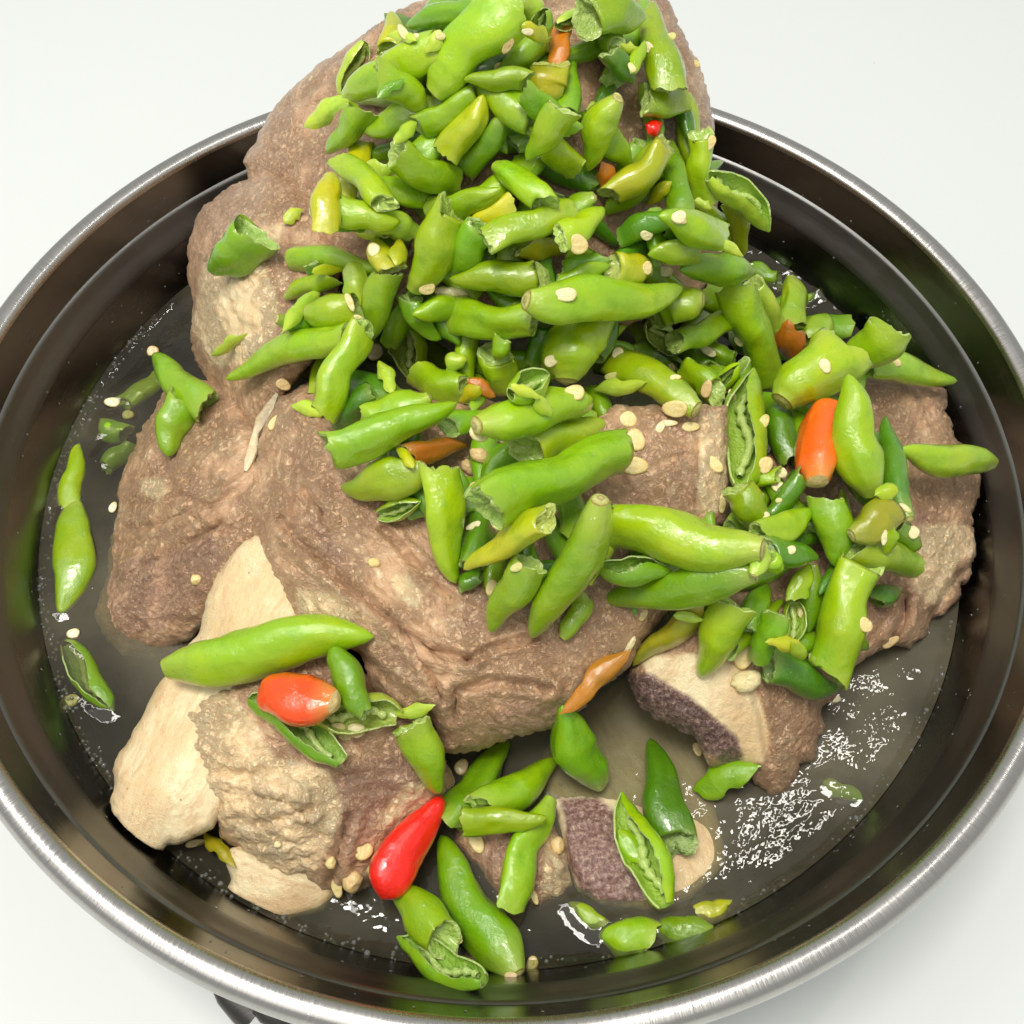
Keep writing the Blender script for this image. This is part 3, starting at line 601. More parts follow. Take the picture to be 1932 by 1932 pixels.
def where(u, v, k=0):
    L = sorted(LM, key=lambda q: math.hypot(q[1] - u, q[2] - v)); L = [q for q in L if math.hypot(q[1] - u, q[2] - v) > 28]
    n, x, y = L[k]; du, dv = u - x, v - y
    if abs(du) > 2.2 * abs(dv): r = 'right of' if du > 0 else 'left of'
    elif abs(dv) > 2.2 * abs(du): r = 'below' if dv > 0 else 'above'
    else: r = ('lower ' if dv > 0 else 'upper ') + ('right of' if du > 0 else 'left of')
    return r + ' ' + n
def unique(base, u, v):
    for alt in (base + ' ' + where(u, v), base + ' ' + where(u, v, 1), base + ' ' + where(u, v, 3), base + ' ' + where(u, v, 2)):
        if alt not in USED and len(alt.split()) <= 16: USED.add(alt); return alt
    alt = base + ' ' + where(u, v, 4); USED.add(alt); return alt

def smoothprof(pr, s):
    p = np.array(pr); x = np.interp(s, p[:, 0], p[:, 1])
    return x
def ringfaces(ns, nt, wrap, off=0, flip=False):
    f = []
    for i in range(ns - 1):
        for j in range(nt if wrap else nt - 1):
            k = (j + 1) % nt; q = [off + i * nt + j, off + i * nt + k, off + (i + 1) * nt + k, off + (i + 1) * nt + j]
            f.append(q[::-1] if flip else q)
    return f
COUNT = dict(n=0)
def chilli(a, b, wpx, kind, col, bend=0, label=None, z=None, group='cut green chillies piled on the meat', scar=None, roll=None, lift=0.0, fill=False, name=None):
    COUNT['n'] += 1; sd = COUNT['n']; R = random.Random(sd * 7 + 3)
    a = np.array(a, float); b = np.array(b, float); L = np.hypot(*(b - a)); dirp = (b - a) / (L + 1e-9); perp = np.array([-dirp[1], dirp[0]])
    wpx = wpx * (0.97 if kind != 'F' else 1.0)
    if bend == 0 and kind != 'F': bend = R.uniform(-0.07, 0.07) * L
    pk = 'R' if col == 'r' and label else ('B' if label and ('orange-red' in label or 'plump orange' in label or 'thick chilli with a round' in label) else kind)
    ns = 14 if fill else max(14, min(36, int(L / 5))); nt = 12 if fill else 26
    s = np.linspace(0, 1, ns)
    if kind in 'WTHF': s = 1 - (1 - s) ** 1.25
    if kind in 'WSH': s = s ** 1.15
    px = a + (b - a) * s[:, None] + perp * (bend * 4 * s * (1 - s))[:, None]
    px = px + perp * (0.035 * L * np.sin(s * 6.28 * R.uniform(0.7, 1.3) + R.uniform(0, 6)) * s * (1 - s) * 4)[:, None]
    pr = smoothprof(PROF[pk], s) * (1 + 0.05 * np.sin(s * R.uniform(6, 13) + R.uniform(0, 6)))
    if z is None:
        # rest the piece on what lies under it: two supports either side of its middle
        samp = []
        for q in np.linspace(0.06, 0.94, 7):
            c0 = a + (b - a) * q + perp * bend * 4 * q * (1 - q); rr = np.interp(q, s, pr) * wpx / 2
            for of in (-0.55, 0, 0.55):
                p_ = c0 + perp * of * rr; k, _, _ = hit(*p_)
                rw = rr * k / F; samp.append((q, k - (0.72 if kind != 'F' else 0.35) * rw * math.sqrt(1 - of * of)))
        samp.sort(); best = None
        for i, (s0, k0) in enumerate(samp):
            for s1, k1 in samp[i + 1:]:
                if s0 <= 0.5 <= s1 and s1 > s0:
                    m = k0 + (k1 - k0) * (0.5 - s0) / (s1 - s0)
                    if best is None or m < best[0]: best = (m, (k1 - k0) / (s1 - s0))
        slope = best[1]; Lw = L * best[0] / F; slope = max(-0.75 * Lw, min(0.75 * Lw, slope))
        ic = min(k - slope * q for q, k in samp) - lift
        ic = max(ic, best[0] - slope * 0.5 - 0.45 - lift)
        kk = ic + slope * s - R.uniform(-0.02, 0.05) * Lw * 4 * s * (1 - s)
    else:
        d = ray(px[:, 0], px[:, 1]); kk = (z - CAM[2]) / d[:, 2]
    P = CAM + ray(px[:, 0], px[:, 1]) * kk[:, None]
    km = kk.mean(); rw = pr * wpx / 2 * km / F
    T = np.gradient(P, axis=0); T /= np.linalg.norm(T, axis=1)[:, None]
    Vw = -ray(px[:, 0], px[:, 1]); Vw /= np.linalg.norm(Vw, axis=1)[:, None]
    S = np.cross(T, Vw); S /= np.linalg.norm(S, axis=1)[:, None]; N = np.cross(S, T)   # N towards the camera
    ph = R.uniform(0, 6.28); tw = R.uniform(-1, 1); lob = R.choice([2, 3, 3]); la = R.uniform(0.03, 0.12); fl = R.uniform(-0.24, 0.04); wr = R.choice((0.0, 0.02, 0.05, 0.08))
    oval = 1 + fl
    def surf(scale, th, rag=0.0, si=None):
        SS = s[:, None]; TH = th[None, :]
        q = np.stack([np.cos(TH) * 1.3 + 0 * SS, np.sin(TH) * 1.3 + 0 * SS, SS * L / max(wpx, 1) * 1.3 + 0 * TH], -1).reshape(-1, 3) + sd * 3.7
        q2 = np.stack([np.cos(TH) * 3.4 + 0 * SS, np.sin(TH) * 3.4 + 0 * SS, SS * L / max(wpx, 1) * 0.9 + 0 * TH], -1).reshape(-1, 3) + sd * 1.3
        nz = (0.11 * fbm(q, 3) + wr * ridged(q2, 2) * 0.6).reshape(ns, len(th))
        env = np.clip(np.minimum(1, pr / 0.5), 0, 1)[:, None]
        rad = rw[:, None] * scale * (1 + (nz * 1.5 + la * np.cos(lob * TH + ph + tw * SS * 3)) * env)
        return rad
    org = P.mean(0); col_ = PAL[col]; jit = R.uniform(0.82, 1.16); col_ = tuple(c * jit * R.uniform(0.93, 1.07) for c in col_)
    nm = name or {'a': 'amber_chilli', 'o': 'orange_chilli', 'k': 'orange_chilli', 'r': 'red_chilli', 'l': 'olive_chilli'}.get(col, 'green_chilli')
    if kind == 'F': nm = nm.replace('chilli', 'chilli_flake')
    pale = np.zeros(ns)
    if kind in 'WS': pale = np.clip(1 - s / 0.22, 0, 1) * 0.85
    elif kind in 'TM': pale = np.clip(1 - s / 0.10, 0, 1) * 0.5
    if col == 'r': pale = pale * 0
    if kind == 'M': pale = np.maximum(pale, np.clip((s - 0.9) / 0.1, 0, 1) * 0.5)
    if kind == 'S': pale = np.maximum(pale, np.clip((s - 0.9) / 0.1, 0, 1) * 0.5)
    if kind in 'HF':
        m = 19
        if kind == 'H':
            half = np.pi - (0.18 + R.uniform(0.6, 0.95) * np.clip(1 - (np.abs(s - R.uniform(0.1, 0.6)) / R.uniform(0.5, 0.8)) ** 2, 0, 1))
            cen = math.pi + (-0.25 if label and 'cradling' in label else roll if roll is not None else R.choice((-1, 1)) * R.uniform(0.15, 0.8))
        else:
            half = R.uniform(1.05, 1.45) * np.clip(pr, .3, 1) * (1 + 0.25 * np.sin(s * R.uniform(9, 16) + R.uniform(0, 6))); cen = roll if roll is not None else R.uniform(-0.45, 0.45)
        jl = 1 + (0.10 if kind == 'H' else 0.2) * fbm(np.c_[s * L / 14, np.full(ns, sd), np.zeros(ns)], 3, 0.8); jr = 1 + (0.10 if kind == 'H' else 0.2) * fbm(np.c_[s * L / 14, np.full(ns, sd + 40), np.zeros(ns)], 3, 0.8)
        th = np.linspace(-1, 1, m)[None, :] * half[:, None]
        TH = cen + th * np.where(th < 0, jl[:, None], jr[:, None])
        wall = max(0.03, 0.05 * wpx * km / F)
        def sheet(sc):
            q = np.stack([np.cos(TH), np.sin(TH), s[:, None] * L / wpx + 0 * TH], -1).reshape(-1, 3) * 1.2 + sd
            rad = rw[:, None] * (1 + 0.2 * fbm(q, 3).reshape(TH.shape)) - sc
            rad = np.maximum(rad, 0.01)
            return P[:, None] + N[:, None] * (np.cos(TH) * rad * 0.85)[..., None] + S[:, None] * (np.sin(TH) * rad)[..., None]
        if kind == 'F': P = P + Vw * 0.0 - N * (rw * 0.45)[:, None]
        o_ = sheet(0).reshape(-1, 3); i_ = sheet(wall).reshape(-1, 3)
        fo = ringfaces(ns, m, False)
        root = mk(nm, o_, fo, SKIN, None, org, attrs=dict(pale=np.repeat(pale, m)), color=col_)
        V = np.concatenate([i_, o_]); fi = ringfaces(ns, m, False, 0, True); nn = ns * m
        edge = np.zeros(len(V)); edge[nn:] = 1.0
        e_ = np.zeros((ns, m)); e_[:, :1] = 1; e_[:, -1:] = 1; e_[0] = 1; e_[-1] = 1; edge[:nn] = np.clip(e_.ravel() * 0.9 + 0.12, 0, 1)
        for i in range(ns - 1):
            fi.append([i * m, (i + 1) * m, nn + (i + 1) * m, nn + i * m]); q = i * m + m - 1
            fi.append([q, nn + q, nn + q + m, q + m])
        for j in range(m - 1):
            fi.append([j, nn + j, nn + j + 1, j + 1]); q = (ns - 1) * m + j
            fi.append([q, q + 1, nn + q + 1, nn + q])
        mk('inner_wall', V, fi, INNER, root, org, attrs=dict(edge=edge), color=col_)
        if kind == 'H' and L > 60:            # the pale rib that carries the seeds
            idx = np.nonzero((s > 0.08) & (s < 0.8))[0]
            path = [P[i] - N[i] * rw[i] * 0.35 + S[i] * rw[i] * 0.22 * math.sin(i * 0.35 + sd) for i in idx]
            if len(path) > 2:
                pv, pf = tube(path, [0.24 * rw[i] * (1 + 0.25 * math.sin(i * 1.9 + sd) + 0.2 * math.sin(i * 4.1)) for i in idx], 7)
                mk('seed_rib', pv, pf, INNER, root, org, attrs=dict(edge=np.full(len(pv), 0.85)), color=col_)
        wv, wf = np.concatenate([o_, i_]), fo
    else:
        th = np.linspace(0, 2 * math.pi, nt, endpoint=False); rad = surf(1, th)
        sq = np.ones(ns)                      # cut ends go slack and flatten
        if kind in 'TM': c_ = R.uniform(0.5, 0.9); sq -= (1 - c_) * np.clip(1 - s / 0.4, 0, 1) ** 1.3
        if kind in 'SM': c_ = R.uniform(0.5, 0.9); sq -= (1 - c_) * np.clip(1 - (1 - s) / 0.4, 0, 1) ** 1.3
        fa = R.uniform(-0.8, 0.8); Nf = N * math.cos(fa) + S * math.sin(fa); Sf = S * math.cos(fa) - N * math.sin(fa)
        A = P[:, None] + Nf[:, None] * (np.cos(th) * rad * oval * sq[:, None])[..., None] + Sf[:, None] * (np.sin(th) * rad * (1 + 0.35 * (1 - sq))[:, None])[..., None]
        inn = []
        def cutend(i0, sgn):                  # ragged open end, its wall and the hollow behind it
            sl1, sl2 = R.uniform(-0.6, 0.6), R.uniform(-0.6, 0.6)
            ragv = 0.38 * fbm(np.c_[np.cos(th) * 1.5, np.sin(th) * 1.5, np.full(nt, sd * 1.7 + i0)], 3, 0.8) + 0.09 * np.array([R.uniform(-1, 1) for _ in range(nt)])
            off = (sl1 * np.cos(th) + sl2 * np.sin(th) + ragv) * rw[i0] * 1.1
            A[i0] += T[i0] * off[:, None]
            flare = 1 + 0.10 * fbm(np.c_[np.cos(th) * 1.5, np.sin(th) * 1.5, np.full(nt, sd + 9.0)], 2)
            A[i0] = P[i0] + T[i0] * off[:, None] + (A[i0] - P[i0] - T[i0] * off[:, None]) * flare[:, None]
            rings = [A[i0]]; ed = [np.full(nt, 1.0)]
            wall = 0.11; ax = P[i0] + T[i0] * off[:, None]; radv = A[i0] - ax
            rings.append(ax + radv * (1 - wall * 0.35) - sgn * T[i0] * (-0.02)); ed.append(np.full(nt, 1.0))
            rings.append(ax + radv * (1 - wall)); ed.append(np.full(nt, 0.85))
            dep = min(0.5 * L * km / F, R.uniform(0.15, 0.8) * rw[i0]); pf_ = R.uniform(0.5, 1.0)
            for fr, sc, e_ in ((0.25, 0.78, 0.25), (0.6, 0.66, 0.1), (1.0, 0.35, 0.3)):
                rings.append(ax + sgn * T[i0] * dep * fr + radv * (sc * (1 + 0.25 * fbm(np.c_[np.cos(th) * 2, np.sin(th) * 2, np.full(nt, sd + fr)], 2)))[:, None] + T[i0] * (0.35 * rw[i0] * fbm(np.c_[np.cos(th) * 2.5, np.sin(th) * 2.5, np.full(nt, sd + 3 * fr)], 2))[:, None]); ed.append(np.full(nt, e_ + 0.3 * pf_))
            vv_ = np.concatenate(rings + [np.mean(rings[-1], 0)[None]]); ff = ringfaces(len(rings), nt, True, 0, sgn < 0)
            for j in range(nt):
                q = [(len(rings) - 1) * nt + j, (len(rings) - 1) * nt + (j + 1) % nt, len(rings) * nt]; ff.append(q if sgn > 0 else q[::-1])
            inn.append((vv_, ff, np.concatenate(ed + [np.array([0.4])]), i0))
        cuts = []
        if kind in 'TM': cutend(0, 1)
        if kind in 'SM': cutend(ns - 1, -1)
        verts = A.reshape(-1, 3); faces = ringfaces(ns, nt, True)
        if kind in 'WT':
            faces = faces + [[(ns - 1) * nt + j, (ns - 1) * nt + (j + 1) % nt, ns * nt] for j in range(nt)]
            verts = np.concatenate([verts, P[-1:]])
        pa = np.repeat(pale, nt); pa = np.concatenate([pa, [0] * (len(verts) - len(pa))])
        root = mk(nm, verts, faces, SKIN, None, org, attrs=dict(pale=pa), color=col_)
        for (vv_, ff, ed, i0) in inn: mk('inner_wall', vv_, ff, INNER, root, org, attrs=dict(edge=ed), color=col_)
        if kind in 'WS':
            ax = P[0]; rings = [A[0]]; ed = [np.full(nt, 1.0)]; r0 = A[0] - ax; bulge = R.uniform(0.06, 0.18) * rw[0] * 2.2
            for sc, h, e_ in ((0.86, -0.25, 0.8), (0.6, -0.05, 0.5), (0.4, 0.2, 0.3), (0.2, 0.5, 0.1)):
                rings.append(ax - T[0] * (0.5 + h) * bulge + r0 * sc); ed.append(np.full(nt, e_))
            vv_ = np.concatenate(rings + [(ax - T[0] * bulge)[None]]); ff = ringfaces(len(rings), nt, True, 0, True)
            ff += [[(len(rings) - 1) * nt + (j + 1) % nt, (len(rings) - 1) * nt + j, len(rings) * nt] for j in range(nt)]
            mk('stem_scar', vv_, ff, SEED if col in 'okr' else SCAR, root, org, attrs=dict(edge=np.concatenate(ed + [np.zeros(1)]) * (0.4 if col in 'ok' else 1)), color=(0.72, 0.02, 0.005) if col == 'r' else (0.80, 0.62, 0.30))
        wv, wf = verts, faces
    m_ = wpx
    add_bvh(wv, wf, (px[:, 0].min() - m_, px[:, 1].min() - m_, px[:, 0].max() + m_, px[:, 1].max() + m_))
    mid = (a + b) / 2
    if fill: label = unique(f'half buried {SHADE[col]} {dict(T="pointed", S="stem-end", W="slim", M="tubular")[kind]} chilli scrap,', *mid); group = 'buried chilli scraps under the heap'
    elif label is None:
        size = 'long' if L > 175 else ('short' if L < 85 else 'medium')
        kp = dict(W='whole chilli, tip', T='chilli tip pointing', S='chilli stem piece, cut end', M='chilli tube running', H='slit chilli, narrow end', F='torn chilli flake')[kind]
        base = f"{size + ' ' if size != 'medium' else ''}{SHADE[col]} {kp} {direc(*(b - a))},"
        label = unique(base, *mid)
    else: USED.add(label)
    tag(root, label, 'chilli', group)
    root['uv'] = [float(mid[0]), float(mid[1])]
    return root

HEAP = [(720, 20), (850, -20), (1000, -30), (1200, 0), (1250, 40), (1300, 140), (1330, 260), (1390, 380), (1420, 500), (1500, 560), (1600, 620), (1680, 680), (1640, 760), (1700, 900), (1690, 1050), (1600, 1230), (1500, 1270), (1400, 1220), (1280, 1190), (1180, 1090),
        (1100, 1150), (960, 1120), (890, 1060), (820, 960), (700, 920), (640, 800), (580, 690), (560, 560), (600, 440), (700, 330), (660, 200), (690, 90)]
# lowest layer: what fills the gaps between the pieces on top
fr = random.Random(4); spots = []
def patch(u, v): return 1110 < u < 1390 and 760 < v < 1010
tries = 0
while len(spots) < 105 and tries < 9000:
    tries += 1
    u, v_ = fr.uniform(560, 1720), fr.uniform(-20, 1270)
    if not inside(np.array([u]), np.array([v_]), HEAP)[0] or patch(u, v_): continue
    if seg_dist(np.array([u]), np.array([v_]), HEAP)[0] < 28: continue
    if any(math.hypot(u - x, v_ - y) < 58 for x, y in spots): continue
    spots.append((u, v_))
spots.sort(key=lambda p: -p[1])
for (u, v_) in spots:
    an = fr.uniform(0, 6.28); L = fr.uniform(55, 92); dx, dy = math.cos(an) * L, math.sin(an) * L
    chilli((u - dx, v_ - dy), (u + dx, v_ + dy), fr.uniform(44, 56), fr.choice('TTSTWM'), fr.choice('mdmmb'), fr.uniform(-8, 8), fill=True)

# (tile, x, y of one end, x, y of the other, width, kind, colour, layer, bend, label)
# kinds: W whole (stem end first), T cut end first then tip, S stem end first then cut end, M both ends cut, H split half, F torn skin
CH = [
 # summit
 ('B', 1560, 0, 960, 50, 150, 'T', 'm', 1, 0, 'dark sided chilli cropped by the picture edge at the top of the heap'),
 ('B', 1340, 85, 842, 165, 185, 'T', 'm', 1, 8, None), ('B', 1720, 110, 1600, 0, 150, 'M', 'p', 1, 0, None),
 ('B', 1035, 600, 1540, 40, 340, 'S', 'b', 3, -25, 'fat shiny chilli leaning over the summit with its stem end down'),
 ('B', 730, 350, 752, 75, 165, 'T', 'y', 2, 0, 'yellow-green chilli end standing upright on the left shoulder of the summit'),
 ('B', 580, 270, 430, 650, 170, 'H', 'p', 2, 10, 'pale split chilli against the brown meat at the upper left'),
 ('B', 470, 630, 1070, 290, 235, 'S', 'b', 2, -20, 'large chilli with stem end at lower left beside the summit meat'),
 ('B', 1020, 440, 862, 545, 115, 'T', 'b', 1, 0, None), ('B', 660, 640, 840, 510, 95, 'F', 'm', 3, 0, None),
 ('B', 1620, 520, 1212, 515, 150, 'T', 'b', 3, 12, 'smooth chilli tip pointing left with torn right end in front of the summit'),
 ('B', 1740, 250, 1435, 490, 215, 'T', 'b', 2, 10, None), ('B', 1740, 60, 1715, 270, 150, 'H', 'b', 2, 0, None),
 ('B', 1810, 160, 2010, 70, 120, 'H', 'p', 3, 0, None), ('B', 1755, 650, 1775, 430, 250, 'S', 'y', 2, 0, 'rounded yellow-green stem end near the top centre'),
 ('B', 1840, 200, 1800, 450, 150, 'M', 'a', 1, 0, 'brownish amber chilli piece tucked under the summit'),
 ('B', 1180, 600, 1390, 690, 100, 'F', 'p', 1, 0, None), ('B', 1040, 590, 880, 650, 110, 'T', 'b', 1, 0, None), ('B', 1540, 640, 1660, 560, 120, 'S', 'b', 1, 0, None),
 ('B', 1170, 540, 1430, 340, 200, 'M', 'd', 1, 0, None),
 ('C', 400, 130, 775, 110, 270, 'T', 'b', 3, -25, 'broad pale glossy chilli at the right of the summit'),
 ('C', 925, 570, 822, 5, 250, 'T', 'b', 3, -22, 'long chilli hanging down the right shoulder with its point up'),
 ('C', 620, 280, 750, 350, 95, 'F', 'p', 2, 0, None), ('C', 540, 340, 690, 470, 170, 'M', 'd', 1, 0, None), ('C', 780, 650, 1010, 640, 220, 'M', 'b', 2, 0, None),
 ('C', 800, 860, 880, 790, 110, 'M', 'r', 1, 0, 'small bit of red chilli in the upper right of the heap'),
 ('C', 490, 1040, 560, 1280, 130, 'F', 'a', 1, 0, None),
 ('C', 1130, 880, 1160, 1270, 165, 'M', 'b', 2, 14, None), ('C', 1190, 1130, 1575, 1490, 210, 'H', 'p', 2, -40, 'curled split skin reaching toward the far right pan wall'),
 ('C', 1330, 1320, 1400, 1650, 140, 'T', 'y', 1, -25, None), ('C', 1270, 1530, 860, 1390, 245, 'T', 'b', 3, 10, None),
 ('C', 1090, 1290, 1210, 1340, 100, 'F', 'p', 2, 0, None), ('C', 820, 1380, 880, 1640, 140, 'M', 'm', 1, 0, None), ('C', 1095, 1625, 790, 1640, 185, 'T', 'b', 2, 8, None),
 ('C', 1450, 1760, 995, 1740, 235, 'W', 'm', 3, 28, 'curved whole chilli at the right end of the heap near the far broth line'),
 ('C', 800, 1745, 560, 1745, 200, 'S', 'y', 2, 0, 'stubby yellow-green end with a dark dimple above the long seeded chilli'),
 ('C', 900, 1450, 1110, 1570, 140, 'M', 'd', 1, 0, None), ('C', 1230, 1550, 1410, 1650, 80, 'F', 'p', 3, 0, None),
 ('B', 1350, 1560, 1930, 1340, 205, 'M', 'b', 3, -10, None), ('C', 10, 1580, 275, 1620, 165, 'T', 'y', 2, -6, None),
 # hidden by the caption in the photograph
 ('V', 740, 250, 860, 215, 70, 'S', 'b', 2, 0, None), ('V', 880, 280, 800, 360, 74, 'T', 'b', 2, 6, None), ('V', 1000, 240, 930, 330, 70, 'S', 'm', 2, 0, None),
 ('V', 720, 300, 700, 410, 62, 'T', 'y', 2, 5, None), ('V', 1050, 330, 960, 400, 66, 'M', 'b', 2, 0, None), ('V', 1120, 230, 1060, 310, 70, 'T', 'b', 3, 0, None), ('V', 1230, 210, 1180, 330, 76, 'W', 'b', 3, 8, None),
 ('V', 1300, 330, 1220, 420, 72, 'T', 'b', 2, 0, None), ('V', 1180, 400, 1090, 450, 62, 'S', 'm', 2, 0, None), ('V', 860, 400, 760, 380, 60, 'M', 'b', 2, 0, None), ('V', 1340, 300, 1360, 420, 64, 'S', 'm', 2, 0, None),
 ('V', 640, 420, 720, 460, 58, 'T', 'm', 2, 0, None), ('V', 950, 200, 850, 250, 66, 'M', 'b', 2, 0, None), ('V', 1010, 420, 930, 470, 58, 'T', 'y', 2, 0, None), ('V', 1250, 470, 1330, 440, 60, 'M', 'd', 1, 0, None), ('V', 790, 330, 700, 350, 56, 'F', 'p', 2, 0, None),
 ('V', 960, 165, 1060, 230, 78, 'S', 'b', 2, 8, None), ('V', 1140, 330, 1060, 260, 70, 'T', 'b', 2, 6, None), ('V', 800, 310, 900, 360, 74, 'M', 'b', 2, 8, None), ('V', 660, 360, 650, 450, 66, 'S', 'y', 2, 0, None), ('V', 1190, 250, 1250, 330, 74, 'T', 'b', 2, -6, None),
 ('V', 720, 230, 660, 300, 60, 'T', 'b', 2, 0, None), ('V', 900, 300, 960, 200, 70, 'T', 'y', 3, 6, None), ('V', 1000, 340, 1080, 400, 66, 'S', 'b', 3, -6, None), ('V', 840, 210, 770, 160, 70, 'S', 'b', 2, 4, None), ('V', 690, 420, 790, 440, 64, 'T', 'b', 3, 6, None), ('V', 880, 420, 990, 380, 66, 'T', 'b', 3, 8, None),
 ('V', 1230, 380, 1320, 300, 70, 'M', 'y', 3, 8, None), ('V', 1130, 470, 1200, 420, 60, 'T', 'b', 3, 5, None), ('V', 620, 250, 700, 200, 56, 'F', 'p', 2, 0, None), ('V', 1060, 190, 1130, 250, 66, 'M', 'm', 2, 5, None), ('V', 760, 400, 690, 330, 64, 'M', 'b', 3, 6, None),
 # left half of the heap
 ('B', 895, 1865, 1130, 1360, 275, 'S', 'b', 3, 14, 'big shiny chilli standing diagonally with its pale stem end at lower left'),
 ('B', 1150, 1760, 1340, 1470, 225, 'S', 'm', 2, 0, None), ('B', 765, 1740, 640, 1530, 185, 'T', 'y', 2, 0, None), ('B', 535, 1500, 720, 1470, 115, 'S', 'p', 1, 0, None),
 ('B', 860, 1500, 640, 1400, 180, 'M', 'p', 1, 0, None), ('B', 390, 1370, 560, 1330, 130, 'M', 'm', 1, 0, None), ('B', 60, 1440, 180, 1350, 110, 'F', 'p', 1, 0, None), ('B', 230, 1700, 310, 1800, 120, 'M', 'd', 1, 0, None),
 ('F', 235, 465, 530, 340, 135, 'S', 'b', 2, -10, 'slim chilli with small stem end pointing left at the heap edge'),
 ('F', 400, 310, 610, 290, 90, 'F', 'y', 2, 0, None), ('F', 640, 240, 730, 540, 225, 'F', 'p', 2, 0, 'broad flat pale skin on the left side of the heap'),
 ('F', 365, 560, 700, 550, 250, 'S', 'b', 2, 6, 'short plump chilli with round stem end left by the upright bone'),
 ('F', 450, 420, 200, 700, 115, 'F', 'p', 1, 0, None), ('F', 890, 320, 780, 745, 215, 'T', 'b', 3, 12, None), ('F', 1330, 520, 1045, 580, 170, 'T', 'b', 3, 8, None),
 ('F', 1030, 470, 1235, 735, 160, 'T', 'm', 2, 45, None), ('F', 1875, 330, 1280, 345, 225, 'T', 'b', 3, -12, 'chilli with torn right end and point to the left above the seeded one'),
 ('F', 1320, 580, 1845, 605, 235, 'M', 'b', 3, 14, None), ('V', 714 , 668, 450, 758, 62, 'T', 'b', 3, 8, 'long chilli pointing left out of the heap over the meat'),
 ('F', 480, 1225, 720, 680, 230, 'M', 'b', 3, -25, 'bent open chilli draped over the meat at the left heap edge'), ('F', 480, 1200, 265, 1160, 125, 'F', 'p', 2, 0, None),
 ('F', 540, 1290, 780, 1080, 180, 'M', 'd', 1, 0, None), ('F', 930, 610, 1070, 1010, 260, 'H', 'b', 2, -20, None), ('F', 830, 880, 920, 1100, 120, 'F', 'p', 2, 0, None),
 ('F', 1155, 1110, 735, 1235, 195, 'S', 'b', 2, -10, None), ('F', 500, 1440, 1335, 1140, 250, 'T', 'b', 3, 35, 'long tapering chilli with a thin tip to the upper right on the left heap edge'),
 ('F', 1130, 1560, 585, 1690, 275, 'W', 'b', 3, -25, 'fat chilli with pale stem end right, just above the centre slab'),
 ('F', 1010, 1490, 1400, 1425, 165, 'T', 'a', 2, 0, 'brown amber chilli tip between two bright chillies at the left'),
 ('F', 820, 1870, 1100, 1780, 160, 'H', 'b', 1, 0, None), ('F', 1110, 960, 1400, 1060, 235, 'M', 'b', 2, 25, None), ('F', 1270, 890, 1400, 870, 135, 'T', 'p', 3, 0, None),
 ('F', 1580, 840, 1640, 1080, 240, 'M', 'b', 2, 0, None), ('F', 1590, 860, 1625, 730, 115, 'S', 'b', 3, 0, None), ('F', 1400, 1000, 1580, 1110, 110, 'F', 'a', 2, 0, None), ('F', 1500, 1010, 1430, 1200, 120, 'F', 'b', 1, 0, None),
 ('G', 10, 1290, 745, 1150, 300, 'W', 'b', 3, -12, 'thick chilli with a round white seed on its stem end'),
 ('J', 1210, -50, 1328, 700, 285, 'T', 'b', 3, 25, 'split-sided chilli pointing down at the front edge above the slab'), ('J', 1320, 10, 1395, 260, 115, 'M', 'm', 2, 0, None),
 ('F', 1720, 1430, 1495, 1760, 205, 'T', 'm', 2, 0, None), ('G', 75, 1810, 965, 1460, 330, 'M', 'b', 4, -30, 'large bright chilli with ragged ends in front of the bare meat patch'),
 ('G', 335, 1450, 845, 1275, 255, 'T', 'b', 2, -8, None), ('G', 740, 1080, 870, 1290, 165, 'T', 'm', 2, 0, None),
 ('G', 590, 1000, 690, 660, 400, 'S', 'b', 3, 0, 'stubby chilli stem end facing the viewer in mid heap'), ('G', 230, 1090, 480, 960, 225, 'H', 'b', 3, 0, None), ('G', 390, 1100, 490, 1240, 110, 'F', 'p', 4, 0, None),
 ('G', 770, 1060, 1110, 1010, 115, 'F', 'p', 4, 0, None), ('G', 1425, 1190, 880, 860, 275, 'S', 'b', 3, 10, None), ('G', 1010, 790, 1260, 1000, 190, 'M', 'm', 2, 0, None),
 ('G', 800, 760, 1010, 850, 150, 'M', 'm', 1, 0, None), ('G', 1000, 640, 1110, 770, 110, 'F', 'p', 3, 0, None), ('G', 1120, 630, 1290, 840, 170, 'H', 'b', 2, 0, None), ('G', 440, 640, 370, 890, 130, 'M', 'd', 1, 0, None),
 ('G', 330, 485, 1340, 400, 300, 'W', 'b', 4, 55, 'long fat chilli with a flat seed lying on top across mid heap'), ('G', 1470, 480, 1150, 560, 260, 'S', 'b', 3, 0, 'ringed pale stem end behind the tip of the long seeded chilli'),
 ('G', 530, 400, 868, 255, 150, 'T', 'b', 3, -6, None), ('G', 560, 300, 820, 210, 130, 'M', 'm', 2, 0, None), ('G', 1285, 750, 1645, 600, 180, 'M', 'b', 3, 0, None), ('G', 1500, 430, 1680, 580, 210, 'M', 'm', 1, 0, None),
 # right half of the heap
 ('D', 90, 570, 280, 1190, 245, 'M', 'b', 3, 0, 'long open chilli sloping down between the heap and the stem-scar chilli'), ('D', 190, 540, 375, 840, 140, 'M', 'p', 2, 0, None),
 ('D', 430, 505, 440, 810, 185, 'S', 'b', 2, -8, 'upright chilli end with a flat pale cut top at the far right of the heap'), ('D', 430, 1020, 415, 765, 215, 'F', 'a', 3, 0, 'amber three-cornered chilli skin standing at the right of the heap'),
 ('D', 560, 930, 660, 730, 215, 'T', 'b', 2, 0, None), ('D', 375, 1300, 780, 950, 370, 'S', 'b', 4, -12, 'fat chilli pointing its round stem scar at the viewer above the orange one'),
